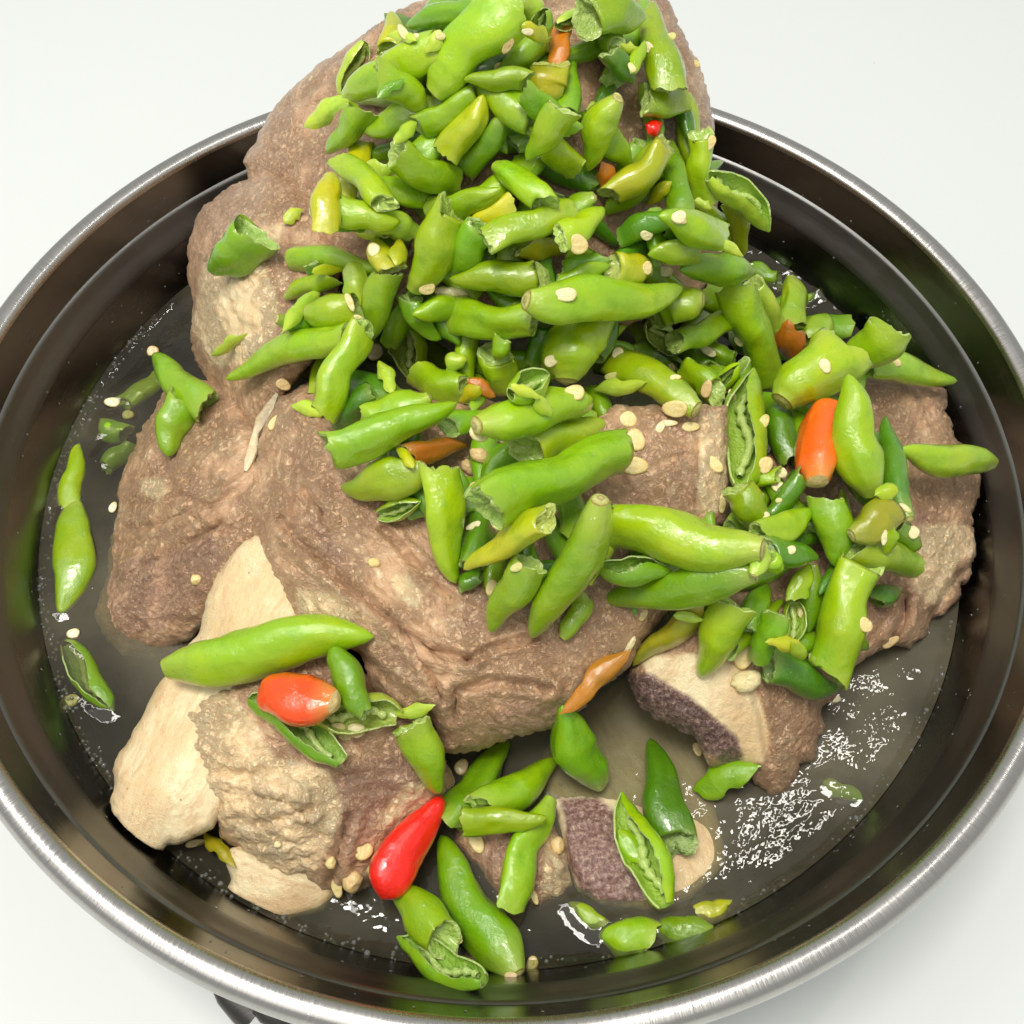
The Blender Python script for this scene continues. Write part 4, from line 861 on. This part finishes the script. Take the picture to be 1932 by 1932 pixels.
 ('D', 1070, 830, 785, 1100, 290, 'T', 'b', 3, 0, 'trumpet shaped chilli with its wide cut end toward the far wall'), ('D', 880, 1050, 1505, 1165, 205, 'T', 'b', 2, -10, 'pointed chilli reaching out right over the pale meat by the far wall'),
 ('D', 600, 1815, 650, 1300, 340, 'W', 'o', 3, -12, 'plump orange chilli with pale stem scar facing down'), ('D', 950, 1900, 800, 1120, 295, 'W', 'b', 3, -28, 'tall chilli right of the orange one with its pale stem end down'),
 ('D', 1190, 2060, 1040, 1390, 200, 'W', 'd', 2, -30, 'dark green chilli leaning behind the tall one over the right meat'), ('D', 1725, 1695, 1130, 1610, 245, 'W', 'b', 3, -12, 'horizontal chilli with cut end beside the right pan wall'),
 ('D', 320, 1340, 430, 1660, 190, 'M', 'd', 1, 0, None), ('D', 110, 1840, 190, 1085, 290, 'H', 'b', 3, 0, 'chilli slit open lengthwise hanging left of the orange one'),
 ('G', 1530, 1110, 1710, 890, 130, 'H', 'b', 2, 0, None), ('G', 1330, 930, 1550, 1070, 195, 'M', 'b', 2, 0, None), ('G', 1360, 800, 1510, 940, 155, 'M', 'm', 1, 0, None), ('G', 1510, 800, 1670, 870, 120, 'M', 'm', 1, 0, None),
 ('H', 85, 250, 225, 480, 225, 'M', 'b', 2, 0, None), ('H', 60, 380, 60, 220, 85, 'T', 'b', 1, 0, None), ('H', 175, 200, 350, 160, 120, 'M', 'b', 1, 0, None), ('H', 280, 460, 510, 160, 160, 'M', 'd', 1, 0, None),
 ('H', 220, 560, 580, 390, 205, 'T', 'b', 2, 10, None), ('H', 655, 320, 725, 755, 255, 'T', 'm', 3, 0, 'hollow ended chilli pointing down below the orange one'), ('H', 820, 550, 1090, 360, 245, 'S', 'l', 3, 0, 'olive chilli piece with a dark slit on the right flank'),
 ('H', 750, 250, 800, 470, 80, 'F', 'p', 2, 0, None), ('H', 840, 640, 1200, 740, 240, 'M', 'b', 2, 0, None), ('H', 1090, 470, 1210, 640, 160, 'M', 'm', 1, 0, None), ('H', 280, 640, 610, 690, 190, 'T', 'd', 2, 0, None),
 ('H', 670, 1430, 890, 720, 310, 'M', 'b', 4, -22, 'blunt fat shiny chilli at the right front of the heap'), ('H', 950, 960, 1140, 905, 180, 'T', 'd', 1, 0, None), ('H', 800, 1150, 928, 1285, 130, 'T', 'm', 2, 0, None),
 ('H', 470, 960, 552, 735, 150, 'T', 'b', 3, 0, None), ('H', 450, 970, 425, 1300, 175, 'H', 'b', 3, 0, None), ('H', 150, 1160, 285, 865, 195, 'T', 'm', 2, 0, None), ('H', 340, 1060, 215, 1340, 185, 'M', 'm', 3, 0, None),
 ('H', 290, 1370, 750, 1530, 240, 'T', 'd', 3, 25, 'dark hollow chilli end curling at the lower right corner of the heap'),
 ('K', 1510, 850, 1285, 1300, 275, 'T', 'b', 3, 12, None), ('K', 1340, 850, 855, 1230, 185, 'T', 'l', 2, 20, 'olive-yellow chilli tip sloping down left onto the right slab'),
 ('K', 1650, 640, 632, 835, 290, 'W', 'm', 3, 30, 'smooth darker whole chilli pointing left at the front of the heap'), ('K', 1690, 480, 690, 310, 365, 'S', 'b', 4, -20, 'very thick chilli with torn left end and pale seed core at the front'),
 ('K', 650, 600, 1100, 610, 215, 'H', 'm', 3, 0, None), ('K', 540, 660, 735, 420, 125, 'M', 'p', 2, 0, None), ('K', 645, 160, 200, 1050, 320, 'W', 'b', 4, -38, 'long whole chilli pointing down left at the front above the slab'),
 ('K', 400, 1050, 540, 790, 145, 'S', 'b', 3, 0, None), ('J', 1910, 290, 1375, 610, 215, 'T', 'y', 3, 12, 'yellow-olive chilli piece slanting behind the long front chilli'),
 ('J', 1810, 570, 1545, 1015, 235, 'T', 'b', 3, 15, None), ('J', 1440, 580, 1520, 220, 225, 'M', 'd', 1, 0, None), ('J', 1350, 710, 1490, 640, 135, 'M', 'd', 1, 0, None),
 ('K', 1630, 650, 1725, 500, 125, 'S', 'p', 3, 0, None), ('K', 1730, 530, 1815, 610, 135, 'T', 'b', 2, 0, None),
 # on the near left meat
 ('V', 335, 1336, 748, 1274, 112, 'W', 'b', 1, -14, 'long whole chilli lying across the meat at the near left'),
 ('J', 545, 1465, 75, 1400, 340, 'W', 'k', 2, -10, 'lumpy fat orange-red chilli with a pale stem scar on the near left meat'), ('J', 745, 1540, 540, 1100, 195, 'T', 'm', 3, -12, 'smooth chilli tip standing right of the orange-red chilli'),
 ('J', 590, 1850, -15, 1440, 235, 'H', 'm', 1, 40, 'split chilli with a torn hole below the orange-red chilli'), ('J', 960, 1560, 350, 1590, 270, 'H', 'p', 1, 55, 'halved chilli cradling pale seeds on the near left meat'),
 ('J', 940, 1540, 1195, 1480, 120, 'F', 'p', 1, 0, 'thin pale chilli flap beside the seed filled half'), ('J', 1035, 1620, 1225, 2050, 280, 'T', 'b', 2, 8, 'open-topped chilli cone pointing down at the red chilli'),
 # near edge
 ('N', 1180, 1110, 1560, 465, 340, 'W', 'r', 3, -22, 'smooth glossy red chilli pointing up at the near edge'), ('N', 1570, 1380, 1230, 1050, 270, 'T', 'b', 1, 0, 'chilli lying half under the red one in the broth'),
 ('V', 1032, 1950, 880, 1670, 104, 'W', 'm', 2, -10, 'big dark-streaked chilli lying by the near edge with its stem end at the rim'),
 ('N', 1830, 1650, 1270, 1370, 250, 'H', 'm', 0, 0, 'split chilli lying in the broth at the near wall, pale rib showing'),
 ('V', 893, 1634, 1018, 1480, 70, 'T', 'm', 1, 8, 'green chilli tip slanting out from under the centre slab'), ('O', 60, 540, 530, 225, 255, 'T', 'b', 2, 0, 'cut chilli end pointing up right in front of the centre slab'),
 ('O', -80, 620, 468, 600, 180, 'T', 'b', 3, 18, 'slim chilli tip lying level right of the red chilli'), ('O', 490, 480, 225, 1180, 230, 'S', 'b', 2, 0, 'chilli split into two prongs near the grey gristle'),
 ('O', 805, 385, 560, -120, 300, 'W', 'm', 1, 0, 'dark chilli dropping from under the slab with pale knob end in the broth'),
 ('O', 1290, 760, 1128, 90, 270, 'T', 'd', 1, -10, 'dim green chilli leaning on the sunken bone with its tip up'), ('O', 1230, 1170, 945, 440, 290, 'H', 'b', 2, -25, 'long split chilli opened over the purple bone core'), ('O', 920, 690, 1110, 930, 160, 'F', 'b', 3, 0, 'small torn flap on the split chilli over the bone core'),
 ('O', 1415, 430, 1845, 270, 220, 'F', 'm', 2, 0, 'leaf-shaped chilli piece at the wet tip of the right slab'),
 # left
 ('E', 1330, 690, 985, 345, 240, 'T', 'm', 1, -12, 'hollow chilli end opening to the lower right at the left edge'), ('E', 1190, 650, 1080, 1010, 240, 'T', 'm', 0, 20, 'short chilli piece tucked under the hollow one at the left edge'),
 ('A', 1410, 1290, 1165, 1510, 250, 'T', 'm', 1, 0, 'cut chilli tip stuck alone on the upright meat'), ('E', 1360, 350, 1590, 210, 95, 'F', 'p', 1, 0, 'pale chilli shred on the upright bone piece'),
 ('M', 1310, 700, 1520, 930, 100, 'F', 'l', 1, 0, 'olive chilli strip hanging between the blade bone and the fatty meat'), ('K', 840, 1120, 380, 1540, 160, 'F', 'a', 1, 0, 'amber chilli skin strip on the right rim of the slab'),
]
CH.sort(key=lambda c: c[8])
for (t, x0, y0, x1, y1, wd, kind, col, lay, bend, label) in CH:
    k = ts(t) if t != 'V' else 1.0
    if t == 'V' and label is None:         # a touch longer and slimmer
        mx, my = (x0 + x1) / 2, (y0 + y1) / 2; x0, y0, x1, y1 = [m + 1.22 * (q - m) for q, m in ((x0, mx), (y0, my), (x1, mx), (y1, my))]; wd *= 0.86
    if t == 'V': a, b, wpx, bn = (x0 * Q, y0 * Q), (x1 * Q, y1 * Q), wd, bend
    else: a, b, wpx, bn = tp(t, x0, y0), tp(t, x1, y1), wd * k, bend * k
    chilli(a, b, wpx, kind, col, bn, label)
def ingap(u, v, by):
    if any(math.hypot(u - x, v - y) < r_ for x, y, r_ in ((1555, 840, 120), (1470, 830, 70), (1145, 575, 70), (1250, 580, 70), (1045, 575, 60), (1280, 1000, 110), (1520, 720, 80), (1640, 830, 70), (1585, 1160, 70), (1400, 600, 60), (900, 120, 90))): return False
    k0 = hit(u, v)[0]
    return k0 - np.mean([hit(u + 30 * math.cos(t), v + 30 * math.sin(t))[0] for t in np.arange(0, 6.28, 0.785)]) > by
er = random.Random(21); n_ = 0                # torn bits between the bigger pieces
while n_ < 15:
    u, v_ = er.uniform(580, 1690), er.uniform(30, 1240)
    if not inside(np.array([u]), np.array([v_]), HEAP)[0] or patch(u, v_) or not ingap(u, v_, 0.2): continue
    an = er.uniform(0, 6.28); L = er.uniform(18, 34); dx, dy = math.cos(an) * L, math.sin(an) * L
    chilli((u - dx, v_ - dy), (u + dx, v_ + dy), er.uniform(22, 40), 'F', er.choice('ppbyb'), er.uniform(-5, 5)); n_ += 1
# afloat in the broth
for (t, x0, y0, x1, y1, wd, kind, col, z, label) in [
    ('E', 450, 1330, 512, 920, 150, 'T', 'b', -2.90, 'round topped chilli floating along the left wall above the pointed one'),
    ('E', 490, 1320, 392, 2030, 270, 'W', 'b', -2.92, 'plump chilli floating by the left wall with its tip down'),
    ('I', 420, 600, 730, 1040, 210, 'H', 'm', -2.95, 'narrow chilli floating lowest along the left wall'),
    ('E', 800, 670, 1050, 470, 130, 'M', 'b', -3.20, 'sunken chilli bit at the left between two seeds'),
    ('E', 640, 830, 810, 860, 160, 'M', 'b', -3.20, 'sunken chilli ring at the left beside the ragged meat'),
    ('E', 680, 1080, 860, 940, 140, 'M', 'm', -3.25, 'darker sunken chilli bit hugging the ragged left meat'),
    ('O', 810, 1300, 600, 1150, 120, 'T', 'b', -2.98, 'slim sunken chilli tip in front of the purple bone core'),
    ('O', 1115, 1390, 795, 1375, 280, 'T', 'b', -2.95, 'round chilli end floating at the near edge, cut side right'),
    ('O', 1430, 1375, 1145, 1330, 255, 'T', 'm', -2.95, 'chilli end with a torn right side floating at the near edge'),
    ('O', 1440, 1230, 1630, 1190, 160, 'M', 'y', -2.98, 'yellow-green hollow ring floating by the rounded bone end'),
    ('L', 640, 370, 900, 490, 120, 'F', 'b', -3.05, 'small chilli flake sunk in the sparkling broth at lower right'),
    ('D', 480, 655, 610, 615, 80, 'T', 'b', -2.95, 'tiny chilli tip in the broth by the far right wall'),
    ('D', 150, 440, 350, 520, 150, 'M', 'm', -3.0, 'chilli piece in the broth at the far end of the heap')]:
    chilli(tp(t, x0, y0), tp(t, x1, y1), wd * ts(t), kind, col, 0, label, z=z, group='chillies floating in the broth')

# ------------------------------------------------------------------ seeds and crumbs
def seed(t, x, y, l, wd, ang=0, label=None, tone=0, z=None, crumb=False):
    u, v = tp(t, x, y); k = ts(t)
    R = random.Random(int(x * 13 + y * 7)); n = 18; l, wd = l * 0.9, wd * 0.9
    if z is None: kk, nor, P = hit(u, v)
    else: P = at(u, v, z); kk = (P - CAM) @ FWD; nor = Vector((0, 0, 1))
    Vw = CAM - P; Vw = Vw / np.linalg.norm(Vw); n_ = np.array(nor) * 0.55 + Vw * 0.7; n_ /= np.linalg.norm(n_)
    ca = math.radians(-ang); dx = RGT * math.cos(ca) + UP * math.sin(ca); dx = dx - n_ * (dx @ n_); dx /= np.linalg.norm(dx); dy = np.cross(n_, dx)
    a_, b_ = l * k / 2 * kk / F, wd * k / 2 * kk / F; h = min(a_, b_) * (0.75 if crumb else 0.26)
    V = []; E_ = []
    rings = [(0.0, 1.0, 0.1), (0.35, 0.92, 0), (0.62, 0.85, 0), (0.82, 0.95, 0.35), (0.95, 0.6, 0.7), (1.0, 0.0, 1.0), (0.93, -0.7, 1.0), (0.6, -1.0, 1), (0.0, -1.0, 1)]
    if crumb: rings = [(0, 1.0, 0), (0.4, 0.92, 0.2), (0.7, 0.7, 0), (0.9, 0.35, 0.3), (1, 0, 0.2), (0.85, -0.5, 0.3), (0.5, -0.9, 0), (0, -1, 0)]
    sgn = R.choice((-1, 1))
    for (r, hh, e) in rings:
        for j in range(n):
            th = 2 * math.pi * j / n; rr = r * (1 + 0.05 * math.sin(2 * th + R.random() * .2) + (0.16 * sgn * math.cos(th) ** 3 if abs(math.cos(th)) > 0.7 else 0))
            if crumb: rr = r * (1 + 0.20 * (_tab[(j * 131 + int(x) * 17) & 65535] - 0.5) + 0.05 * math.sin(3 * th + x))
            V.append(P + n_ * (h * hh + h * 0.55) + dx * a_ * rr * math.cos(th) + dy * b_ * rr * math.sin(th) + (n_ * 0.12 * h * math.sin(th * 2 + x) if crumb else 0)); E_.append(e)
    f = ringfaces(len(rings), n, True, 0, True)
    c = [(0.86, 0.70, 0.32), (0.90, 0.80, 0.46), (0.68, 0.66, 0.25), (0.76, 0.56, 0.27)][tone]
    o = mk('fat_crumb' if crumb else 'chilli_seed', V, f, SEED, None, P, attrs=dict(edge=E_), color=c)
    if label is None:
        sh = ['cream', 'whitish', 'greenish', 'tan'][tone]; big = 'broad' if l * k > 38 else ('tiny' if l * k < 20 else 'small')
        fm = 'round' if 0.75 < wd / l < 1.35 else 'slim'
        label = unique(f"{big} {sh} {fm} seed" + (' afloat' if z is not None else ' lying'), u, v)
    else: USED.add(label)
    tag(o, label, 'crumb' if crumb else 'seed', 'pale crumbs on the food' if crumb else 'loose chilli seeds')
    return o
for q in [('F', 810, 815, 130, 105, -40, None, 1), ('F', 375, 955, 135, 115, 25, None, 2), ('F', 640, 490, 140, 55, 70, None, 0), ('F', 705, 612, 95, 70, 60, None, 1), ('F', 1485, 1335, 160, 148, 0, 'round white seed stuck on the stem end of the thick chilli', 1),
          ('F', 1360, 1040, 70, 55, 40), ('F', 150, 1280, 125, 65, -55, 'slim cream seed lying alone on the crinkled slab', 0),
          ('G', 590, 450, 175, 105, 0, 'flat pale seed on top of the long fat chilli', 1), ('G', 665, 130, 155, 140, 60), ('G', 1215, 300, 155, 75, 8, None, 1), ('G', 645, 1085, 160, 130, -5, 'cream seed under the stem scar of the stubby end', 0),
          ('G', 890, 972, 160, 55, -12, None, 2), ('G', 980, 1250, 130, 125, 40), ('G', 1030, 1395, 165, 150, 90), ('G', 1018, 1550, 195, 135, 6), ('G', 1300, 1182, 190, 130, 0), ('G', 1235, 1277, 140, 50, 0, None, 1), ('G', 1380, 1300, 135, 75, 0),
          ('G', 1490, 1062, 135, 80, -65, None, 3), ('G', 1502, 812, 150, 60, 35, None, 1), ('G', 1655, 1100, 90, 60, 70), ('G', 1552, 1548, 145, 85, 55), ('G', 1860, 1550, 130, 115, -35), ('G', 1590, 1800, 150, 55, 95), ('G', 1285, 982, 85, 45, 0), ('G', 1262, 912, 65, 50, 45, None, 3),
          ('H', 495, 305, 115, 80, 25), ('H', 1160, 370, 110, 45, 40, None, 2), ('H', 1032, 555, 120, 50, 95, None, 1), ('H', 122, 1338, 190, 140, -50, 'big cream seed resting at the front edge of the right slab', 0), ('H', 910, 1130, 125, 100, 60), ('H', 1065, 1240, 140, 65, -30, None, 3), ('H', 502, 1055, 90, 60, 70), ('H', 350, 325, 50, 40, 0, None, 2),
          ('K', 1270, 1760, 105, 65, 80), ('J', 1600, 320, 110, 90, 40), ('J', 1560, 720, 120, 90, -60), ('J', 570, 1630, 115, 85, 10), ('J', 690, 1650, 135, 115, 30, None, 1), ('J', 605, 1682, 100, 60, 20),
          ('N', 1050, 818, 150, 145, 45, 'round cream seed touching the side of the red chilli'), ('N', 1088, 925, 100, 60, 80, None, 0), ('N', 882, 1050, 140, 80, 80, 'seed hanging on the lower edge of the fatty meat', 0), ('N', 1680, 282, 120, 100, -55), ('N', 1778, 752, 165, 105, 70), ('N', 1650, 1392, 120, 55, 10, None, 3),
          ('O', 370, 1540, 115, 85, -60), ('O', 225, 1618, 100, 45, 0, None, 3), ('O', 380, 1110, 110, 50, 70), ('M', 1250, 770, 145, 55, -12, 'slim seed on the lower tip of the blade bone'),
          ('B', 830, 215, 130, 65, 60), ('B', 1070, 235, 75, 50, 0), ('B', 1502, 285, 130, 70, -70, None, 3), ('B', 1632, 205, 90, 50, 12, None, 1), ('B', 1430, 440, 80, 60, -50), ('C', 1100, 412, 80, 50, 20), ('C', 690, 440, 80, 50, 60), ('B', 905, 235, 70, 45, 0), ('E', 1820, 540, 110, 85, 40, None, 3)]:
    seed(*q)
for q in [('I', 478, 540, 90, 80, 0, None, 1, -2.9), ('I', 462, 970, 115, 95, 0, None, 2, -3.0), ('E', 980, 330, 85, 80, 0, None, 3, -2.9), ('E', 730, 660, 112, 75, 5, None, 1, -2.9), ('E', 820, 740, 85, 70, 0, None, 2, -3.1), ('E', 725, 1340, 85, 55, -65, None, 1, -2.9)]:
    seed(*q)
for i, q in enumerate([('F', 1290, 440, 260, 85, 4, 'torn whitish membrane lying above the long seeded chilli', 1), ('F', 1480, 1490, 160, 110, 30, 'knobbly tan crumb below the white seed', 3), ('F', 1415, 1565, 150, 100, 35, 'golden crumb in the middle of three above the ragged chilli', 3), ('F', 1450, 1700, 120, 130, 0, 'golden crumb lowest of three left of the ragged chilli', 3),
          ('J', 800, 565, 90, 75, 0, 'small cream fat crumb on the centre slab', 0), ('H', 145, 1485, 230, 160, -15, 'white torn membrane under the big seed at the right slab', 1), ('N', 840, 890, 80, 90, 0, 'small fat knob near the lower edge of the fatty meat', 0), ('N', 500, 775, 55, 50, 0, 'tiny fat speck on the lower fatty meat', 1),
          ('K', 835, 1090, 150, 55, -62, 'pale shred at the upper end of the amber strip', 1), ('O', 530, 780, 130, 100, 80, 'glossy gristle knob right of the pronged chilli', 3), ('I', 1270, 190, 90, 80, 0, 'curled fat bit at the top of the blade bone', 0), ('N', 980, 1000, 150, 170, 0, 'pinkish fat knob below left of the red chilli', 3)]):
    seed(*q, crumb=True)
er = random.Random(8); n_ = 0
while n_ < 26:
    u, v_ = er.uniform(600, 1700), er.uniform(20, 1250)
    if not inside(np.array([u]), np.array([v_]), HEAP)[0] or (n_ % 2 and u < 1150) or not ingap(u, v_, 0.15): continue
    seed('V', u / Q, v_ / Q, er.uniform(22, 36), er.uniform(15, 30), er.uniform(0, 180), None, er.choice((0, 1, 1, 2))); n_ += 1
# pale membrane strip along the left edge of the slab
pth = [tp('E', *p) for p in [(1785, 600), (1740, 680), (1680, 770), (1645, 860), (1625, 960), (1600, 1040), (1580, 1100)]]
V = []; nn = len(pth)
for i, p in enumerate(pth):
    q0 = np.array(pth[min(i + 1, nn - 1)]) - np.array(pth[max(i - 1, 0)]); q0 = q0 / np.hypot(*q0); pe = np.array([-q0[1], q0[0]]); hw = [3, 8, 10, 6, 9, 8, 3][i]
    for j, o_ in enumerate((-1, -0.4, 0.4, 1)):
        uv = np.array(p) + pe * hw * o_; k, nor, P = hit(*uv); V.append(P + (CAM - P) / np.linalg.norm(CAM - P) * (0.10 + 0.05 * (abs(o_) < 0.5)))
V2 = [p - np.array([0, 0, 0.08]) for p in V]; f = ringfaces(nn, 4, False); m = len(V)
f2 = [[m + i for i in q[::-1]] for q in f]
for i in range(nn - 1): f2 += [[i * 4, m + i * 4, m + i * 4 + 4, i * 4 + 4], [i * 4 + 3, i * 4 + 7, m + i * 4 + 7, m + i * 4 + 3]]
f2 += [[0, 1, m + 1, m], [1, 2, m + 2, m + 1], [2, 3, m + 3, m + 2]]
tag(mk('membrane_strip', V + V2, f + f2, SEED, None, np.mean(V, 0), attrs=dict(edge=np.zeros(2 * m)), color=(0.80, 0.68, 0.46)), 'narrow cream membrane strip along the left edge of the centre slab', 'membrane')

# ------------------------------------------------------------------ broth, its bubbles and the drops on the wall
st = 0.11; g = np.arange(-12.3, 12.31, st); X, Y = np.meshgrid(g, g); Rr = np.hypot(X, Y); RB = 12.165
keep = Rr < RB; cell = keep[:-1, :-1] & keep[1:, :-1] & keep[:-1, 1:] & keep[1:, 1:]
W = X.shape[1]; ci, cj = np.nonzero(cell); a = ci * W + cj; quads = np.c_[a, a + 1, a + W + 1, a + W]
used = np.unique(quads); rm = -np.ones(X.size, int); rm[used] = np.arange(len(used)); quads = rm[quads]
x = X.ravel()[used]; y = Y.ravel()[used]; r = np.hypot(x, y)
ed = np.concatenate([quads[:, [i, (i + 1) % 4]] for i in range(4)]); _, inv, cnt = np.unique(np.sort(ed, 1), axis=0, return_inverse=True, return_counts=True)
b_ = np.unique(ed[cnt[inv.ravel()] == 1]); x[b_] *= RB / r[b_]; y[b_] *= RB / r[b_]; r = np.hypot(x, y)
z = ZB + 0.20 * np.exp(-(RB - r) / 0.16) + 0.012 * fbm(np.c_[x * 0.8, y * 0.8, 0 * x], 2)
for o in list(COL.objects):                 # the surface climbs a little where something breaks it
    if o.get('group') == 'chillies floating in the broth':
        pts = np.array([tuple(v_.co) for v_ in o.data.vertices]) / CM + np.array(o.location) / CM; pts = pts[np.abs(pts[:, 2] - ZB) < 0.18][:, :2]
        if len(pts):
            near = (np.abs(x - pts[:, 0].mean()) < 3) & (np.abs(y - pts[:, 1].mean()) < 3); idx = np.nonzero(near)[0]
            d = np.min(np.hypot(x[idx][:, None] - pts[None, ::2, 0], y[idx][:, None] - pts[None, ::2, 1]), 1); z[idx] += 0.09 * np.exp(-(d / 0.14) ** 2)
cl = 0.19 + 0.42 * np.exp(-(((x - 7.5) / 4.5) ** 2 + ((y + 3.5) / 4.5) ** 2)) + 0.40 * np.exp(-(((x - 3.0) / 3.0) ** 2 + ((y + 7.5) / 3.0) ** 2)) + 0.30 * np.exp(-(((x + 8.5) / 2.2) ** 2 + ((y + 3.0) / 2.5) ** 2))
cl = np.clip(cl + 0.16 * fbm(np.c_[x * 0.5, y * 0.5, 0 * x + 4], 3), 0.05, 0.75)
broth = mk('broth', np.c_[x, y, z], quads, BROTH, attrs=dict(cloud=cl))
tag(broth, 'cloudy brownish broth lying shallow around the meat in the pan', 'broth')

def blobs(name, items, mat, kind='stuff', flat=1.0):
    base = []; bf = []
    for i in range(5):
        ph = math.pi / 2 * (1 - i / 4) if i < 4 else 0
        for j in range(8): base.append((math.cos(ph) * math.cos(j * math.pi / 4), math.cos(ph) * math.sin(j * math.pi / 4), math.sin(ph)))
    bf = ringfaces(5, 8, True, 0, True); base = np.array(base); V = []; Fc = []
    for (p, n, rr) in items:
        n = np.array(n) / np.linalg.norm(n); t_ = np.cross(n, [0.31, 0.2, 0.9]); t_ /= np.linalg.norm(t_); b2 = np.cross(n, t_)
        off = len(V) * 40; V.append(np.array(p) + rr * (base[:, :1] * t_ + base[:, 1:2] * b2 + base[:, 2:] * n * flat)); Fc += [[off + q for q in ff] for ff in bf]
    return tag(mk(name, np.concatenate(V), Fc, mat), kind=kind)
R = random.Random(2); it = []
for i in range(420):
    an = math.radians(R.uniform(150, 262) if R.random() < 0.8 else R.uniform(262, 350)); rr = RB - abs(R.gauss(0.10, 0.10)); rad = R.uniform(0.02, 0.05) * (1.5 if R.random() < 0.1 else 1)
    it.append(((rr * math.cos(an), rr * math.sin(an), ZB + 0.20 * math.exp(-(RB - rr) / 0.16) - 0.005), (0, 0, 1), rad))
for i in range(160):
    an = R.uniform(0, 6.28); rr = R.uniform(7, 11.8); it.append(((rr * math.cos(an), rr * math.sin(an), ZB), (0, 0, 1), R.uniform(0.015, 0.035)))
o = blobs('bubbles', it, DROP); tag(o, 'tiny bubbles along the waterline of the broth', 'bubbles')
it = []
for i in range(260):
    an = R.uniform(0, 6.28); tt = R.uniform(0.05, 0.95); rr = 12.2 + 1.0 * tt; zz = -2.7 + 2.5 * tt
    rr = float(np.interp(zz, [q[1] for q in inner[20:]], [q[0] for q in inner[20:]])) if zz > -3 else rr
    it.append(((rr * math.cos(an) * 0.999, rr * math.sin(an) * 0.999, zz), (-math.cos(an), -math.sin(an), 0.3), R.uniform(0.012, 0.035)))
o = blobs('splash_drops', it, DROP, flat=0.5); tag(o, 'fine splash drops on the inner pan wall', 'drops')
print('objects', len(bpy.data.objects), 'chillies', COUNT['n'])
